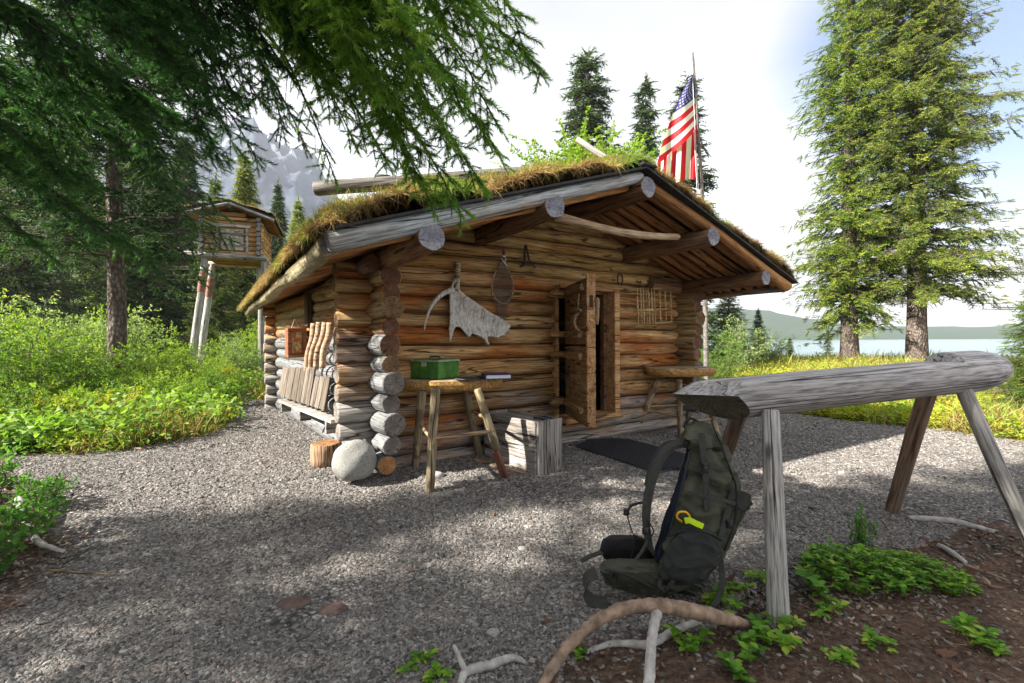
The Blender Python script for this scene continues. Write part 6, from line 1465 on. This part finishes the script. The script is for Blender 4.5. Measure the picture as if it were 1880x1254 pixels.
rs_ = np.random.RandomState(9); q_ = np.array(v_)[rs_.randint(0, len(v_), 2600)]+rs_.normal(0, .015, (2600, 3)); D_ = rs_.normal(0, .6, (2600, 3)); D_[:, 2] = .8
V_, F_, R_ = blades(q_, D_, rs_.uniform(.03, .09, 2600), rs_.uniform(.005, .010, 2600), np.clip(rs_.rand(2600)*.75, 0, 1), rs_, .6); tag(link('roof_grass', np_mesh('grass', V_, F_, R_), cache, M['strawblade']), kind='stuff')
cdoor = add_box('door', cache, (.02, -.075, z0+.33), (.44, .03, .46), M['plank'], bev=.003)
for k in range(5): add_box('plank', cdoor, (-.17+k*.086, -.02, 0), (.078, .018, .45), M['palepl'] if 'palepl' in M else M.setdefault('palepl', wood('pale_plank_wood', (.16, .14, .13), (.42, .39, .37), (.60, .57, .55))), bev=.003)
for z in (-.13, .12): add_box('batten', cdoor, (.05, -.036, z), (.44, .015, .035), M['plank'], bev=.003)
for x in (-.265, .305): add_box('door_jamb', cache, (x, -.085, z0+.34), (.05, .05, .54), M['palepl'], bev=.004)
add_box('door_lintel', cache, (-.10, -.09, z0+.63), (.95, .05, .07), M['palepl'], bev=.004)
for s in (-1, 1):
    for k in range(8): add_log('corner_end', cache, (s*(cw_-.04), -.20, z0+.05+k*.106), (s*(cw_-.04), -.12, z0+.05+k*.106), .052, (M['darkgrey'], M['end_grey']), seed=910+k, n=8)
M['tin'] = plain('rusty_tin', (.28, .12, .09), .55, .4, 18)
def stilt(tp, ft, r):
    add_log('stilt', cache, ft, tp, r*1.25, (M['greyleg'], M['end_mid']), r1=r, seed=int(tp[0]*50+70), n=12)
    a = Vector(tp).lerp(Vector(ft), .12); b = Vector(tp).lerp(Vector(ft), .27)
    v_, f_ = tube_np([a, b], [r*1.12, r*1.16], 12, False); link('tin_collar', mesh_from('collar', v_, f_), cache, M['tin'])
def loc_c(px, py, B):
    d = F0 + RT*((px-940)/FPX) - UP*((py-627)/FPX); t = ((cc+cb*B-CAM).dot(cb))/d.dot(cb); q = CAM+d*t-cc; return Vector((q.dot(ca), B, CAM.z+d.z*t-cc.z))
for (x0, y0, x1, y1, B, r) in ((376, 484, 359, 612, .0, .066), (388, 504, 375, 610, 1.25, .066), (485, 490, 496, 620, .0, .066), (476, 505, 480, 618, 1.25, .066)):
    a = loc_c(x0, y0, B); b = loc_c(x1, y1, B+.02); d = (b-a); k = (a.z+.1)/(-d.z); u_ = a-d*((z0-.03-a.z)/(-d.z)) if a.z < z0-.03 else a; stilt(u_, a+d*k, r)

# ------------------------------------------------------------------ lake, far shore, mountains
Nw = NT('lake_water', .12, .5); wv = Nw.obj((.25, 1.3, 1), False); w1 = Nw.noise(wv, 1.2, 5, .6); Nw.bump(w1, .55, .12)
wc = Nw.mix(Nw.mr(Nw.noise(Nw.obj((.01, .05, 1), False), 1, 3), .4, .6), (.10, .22, .26), (.16, .30, .34)); M['water'] = Nw.col(wc)
lk = link('lake', mesh_from('lake', [(4.2, 16, -.95), (1290, 16, -.95), (1290, 640, -.95), (60, 640, -.95), (4.2, 60, -.95)], [(0, 1, 2, 3, 4)], smooth=False), None, M['water']); tag(lk, 'pale blue lake beyond the two big spruces', kind='structure')
def ridge_mesh(name, prof, Y0, Yr, Y1, xa, xb, nx, ny, amp, seed, zb=-2):
    vs = []; fs = []
    for j in range(ny+1):
        Y = Y0+(Y1-Y0)*j/ny; rmp = ss(Y, Y0, Yr)**.8 if Y <= Yr else 1-.5*(Y-Yr)/(Y1-Yr)
        if Y <= Yr: rmp = ((Y-Y0)/(Yr-Y0))**.9
        for i in range(nx+1):
            px = xa+(xb-xa)*i/nx; q = PX(px, 600, Y); h = prof(px)*Yr
            n_ = 1-abs(noise.noise(Vector((q.x*.010+seed, q.y*.006, 0))))*2; n2 = 1-abs(noise.noise(Vector((q.x*.035+seed, q.y*.02, 3))))*2
            zz = zb+h*rmp*(1+amp*(n_-.6)*.8+amp*.45*(n2-.6)) + amp*.16*h*noise.noise(Vector((q.x*.09, q.y*.06, 1))) + amp*.10*h*noise.noise(Vector((q.x*.3, q.y*.2, 1)))*min(1, rmp*1.5)
            vs.append((q.x, Y, zz))
    for j in range(ny):
        for i in range(nx): a = j*(nx+1)+i; fs.append((a, a+1, a+nx+2, a+nx+1))
    return mesh_from(name, vs, fs)
def interp(pts): 
    xs_ = [p[0] for p in pts]; ys_ = [(622-p[1])/FPX for p in pts]; return lambda x: float(np.interp(x, xs_, ys_))
Nm = NT('mountain_rock', .95, .1); mv = Nm.obj((.012, .012, .012), False); m1 = Nm.noise(mv, 1.5, 8, .65); sp_ = Nm.n('ShaderNodeSeparateXYZ'); ge_ = Nm.n('ShaderNodeNewGeometry'); Nm.l(ge_.outputs['Position'], sp_.inputs[0])
rock = Nm.ramp(m1, [(.3, (.025, .035, .06)), (.5, (.06, .078, .115)), (.7, (.12, .145, .19))]); green = (.05, .085, .045)
gm = Nm.math('ADD', Nm.mr(sp_.outputs[2], 60, 190, 1, 0), Nm.math('MULTIPLY', Nm.math('SUBTRACT', m1, .5), 1.5))
c_ = Nm.mix(Nm.mr(gm, .3, .8), rock, green); sn = Nm.noise(Nm.obj((.05, .05, .016), False), 1.3, 4, .5); sm_ = Nm.math('MULTIPLY', Nm.mr(sn, .60, .63), Nm.mr(sp_.outputs[2], 200, 270)); c_ = Nm.mix(sm_, c_, (.85, .87, .9)); Nm.bump(m1, .8, 3); M['mount'] = Nm.col(c_)
prof = interp([(-300, 330), (0, 250), (200, 215), (330, 228), (372, 224), (388, 230), (412, 240), (436, 232), (455, 220), (470, 216), (484, 232), (505, 250), (522, 268), (545, 275), (565, 288), (580, 296), (597, 322), (640, 380), (720, 450), (820, 520), (900, 580)])
tag(link('mountain', ridge_mesh('mountain', prof, 330, 640, 900, -400, 900, 280, 110, .17, 3), None, M['mount']), 'blue grey rocky mountain with snow streaks behind the cache', kind='structure')
prof2 = interp([(900, 590), (1200, 552), (1330, 562), (1420, 570), (1480, 582), (1560, 592), (1700, 599), (1900, 597), (2300, 575)])
tag(link('far_hills', ridge_mesh('far_hills', prof2, 700, 900, 1150, 900, 2300, 90, 20, .12, 9), None, M['mount']), 'pale hazy hills beyond the far lake shore', kind='structure')
rkp = [rock_mesh(.3, 90+i, 2, (1.2, 1, .6), .12) for i in range(3)]
for r_ in rkp: r_.materials.append(M['stone'])
rr_ = random.Random(12)
for i in range(34):
    Y = rr_.uniform(17.5, 22); px = rr_.uniform(1400, 1560); q = PX(px, 600, Y); o = link('shore_rock', rkp[i % 3]); s = rr_.uniform(.4, 1.3); o.scale = (s, s, s); o.rotation_euler = (0, 0, rr_.random()*6); o.location = (q.x, q.y, max(-1.0, gz(q.x, q.y))+.05); tag(o, 'pale grey rock in the rocky heap on the lake shore', 'rock', 'pale rocks heaped on the lake shore')

# haze in the air
hb_ = bpy.data.meshes.new('haze'); bm = bmesh.new(); bmesh.ops.create_cube(bm, size=1)
for v in bm.verts: v.co = Vector((v.co.x*2700, 620+v.co.y*1400, -3+(v.co.z+.5)*420))
bm.to_mesh(hb_); bm.free(); hz = link('haze', hb_); tag(hz, 'thin pale haze in the air', kind='stuff')
hm = bpy.data.materials.new('haze_air'); hm.use_nodes = True; ht = hm.node_tree; ht.nodes.clear(); pv = ht.nodes.new('ShaderNodeVolumePrincipled'); ho = ht.nodes.new('ShaderNodeOutputMaterial')
pv.inputs['Color'].default_value = (.82, .88, 1, 1); pv.inputs['Density'].default_value = .00042; pv.inputs['Anisotropy'].default_value = .2; ht.links.new(pv.outputs[0], ho.inputs['Volume']); hb_.materials.append(hm)
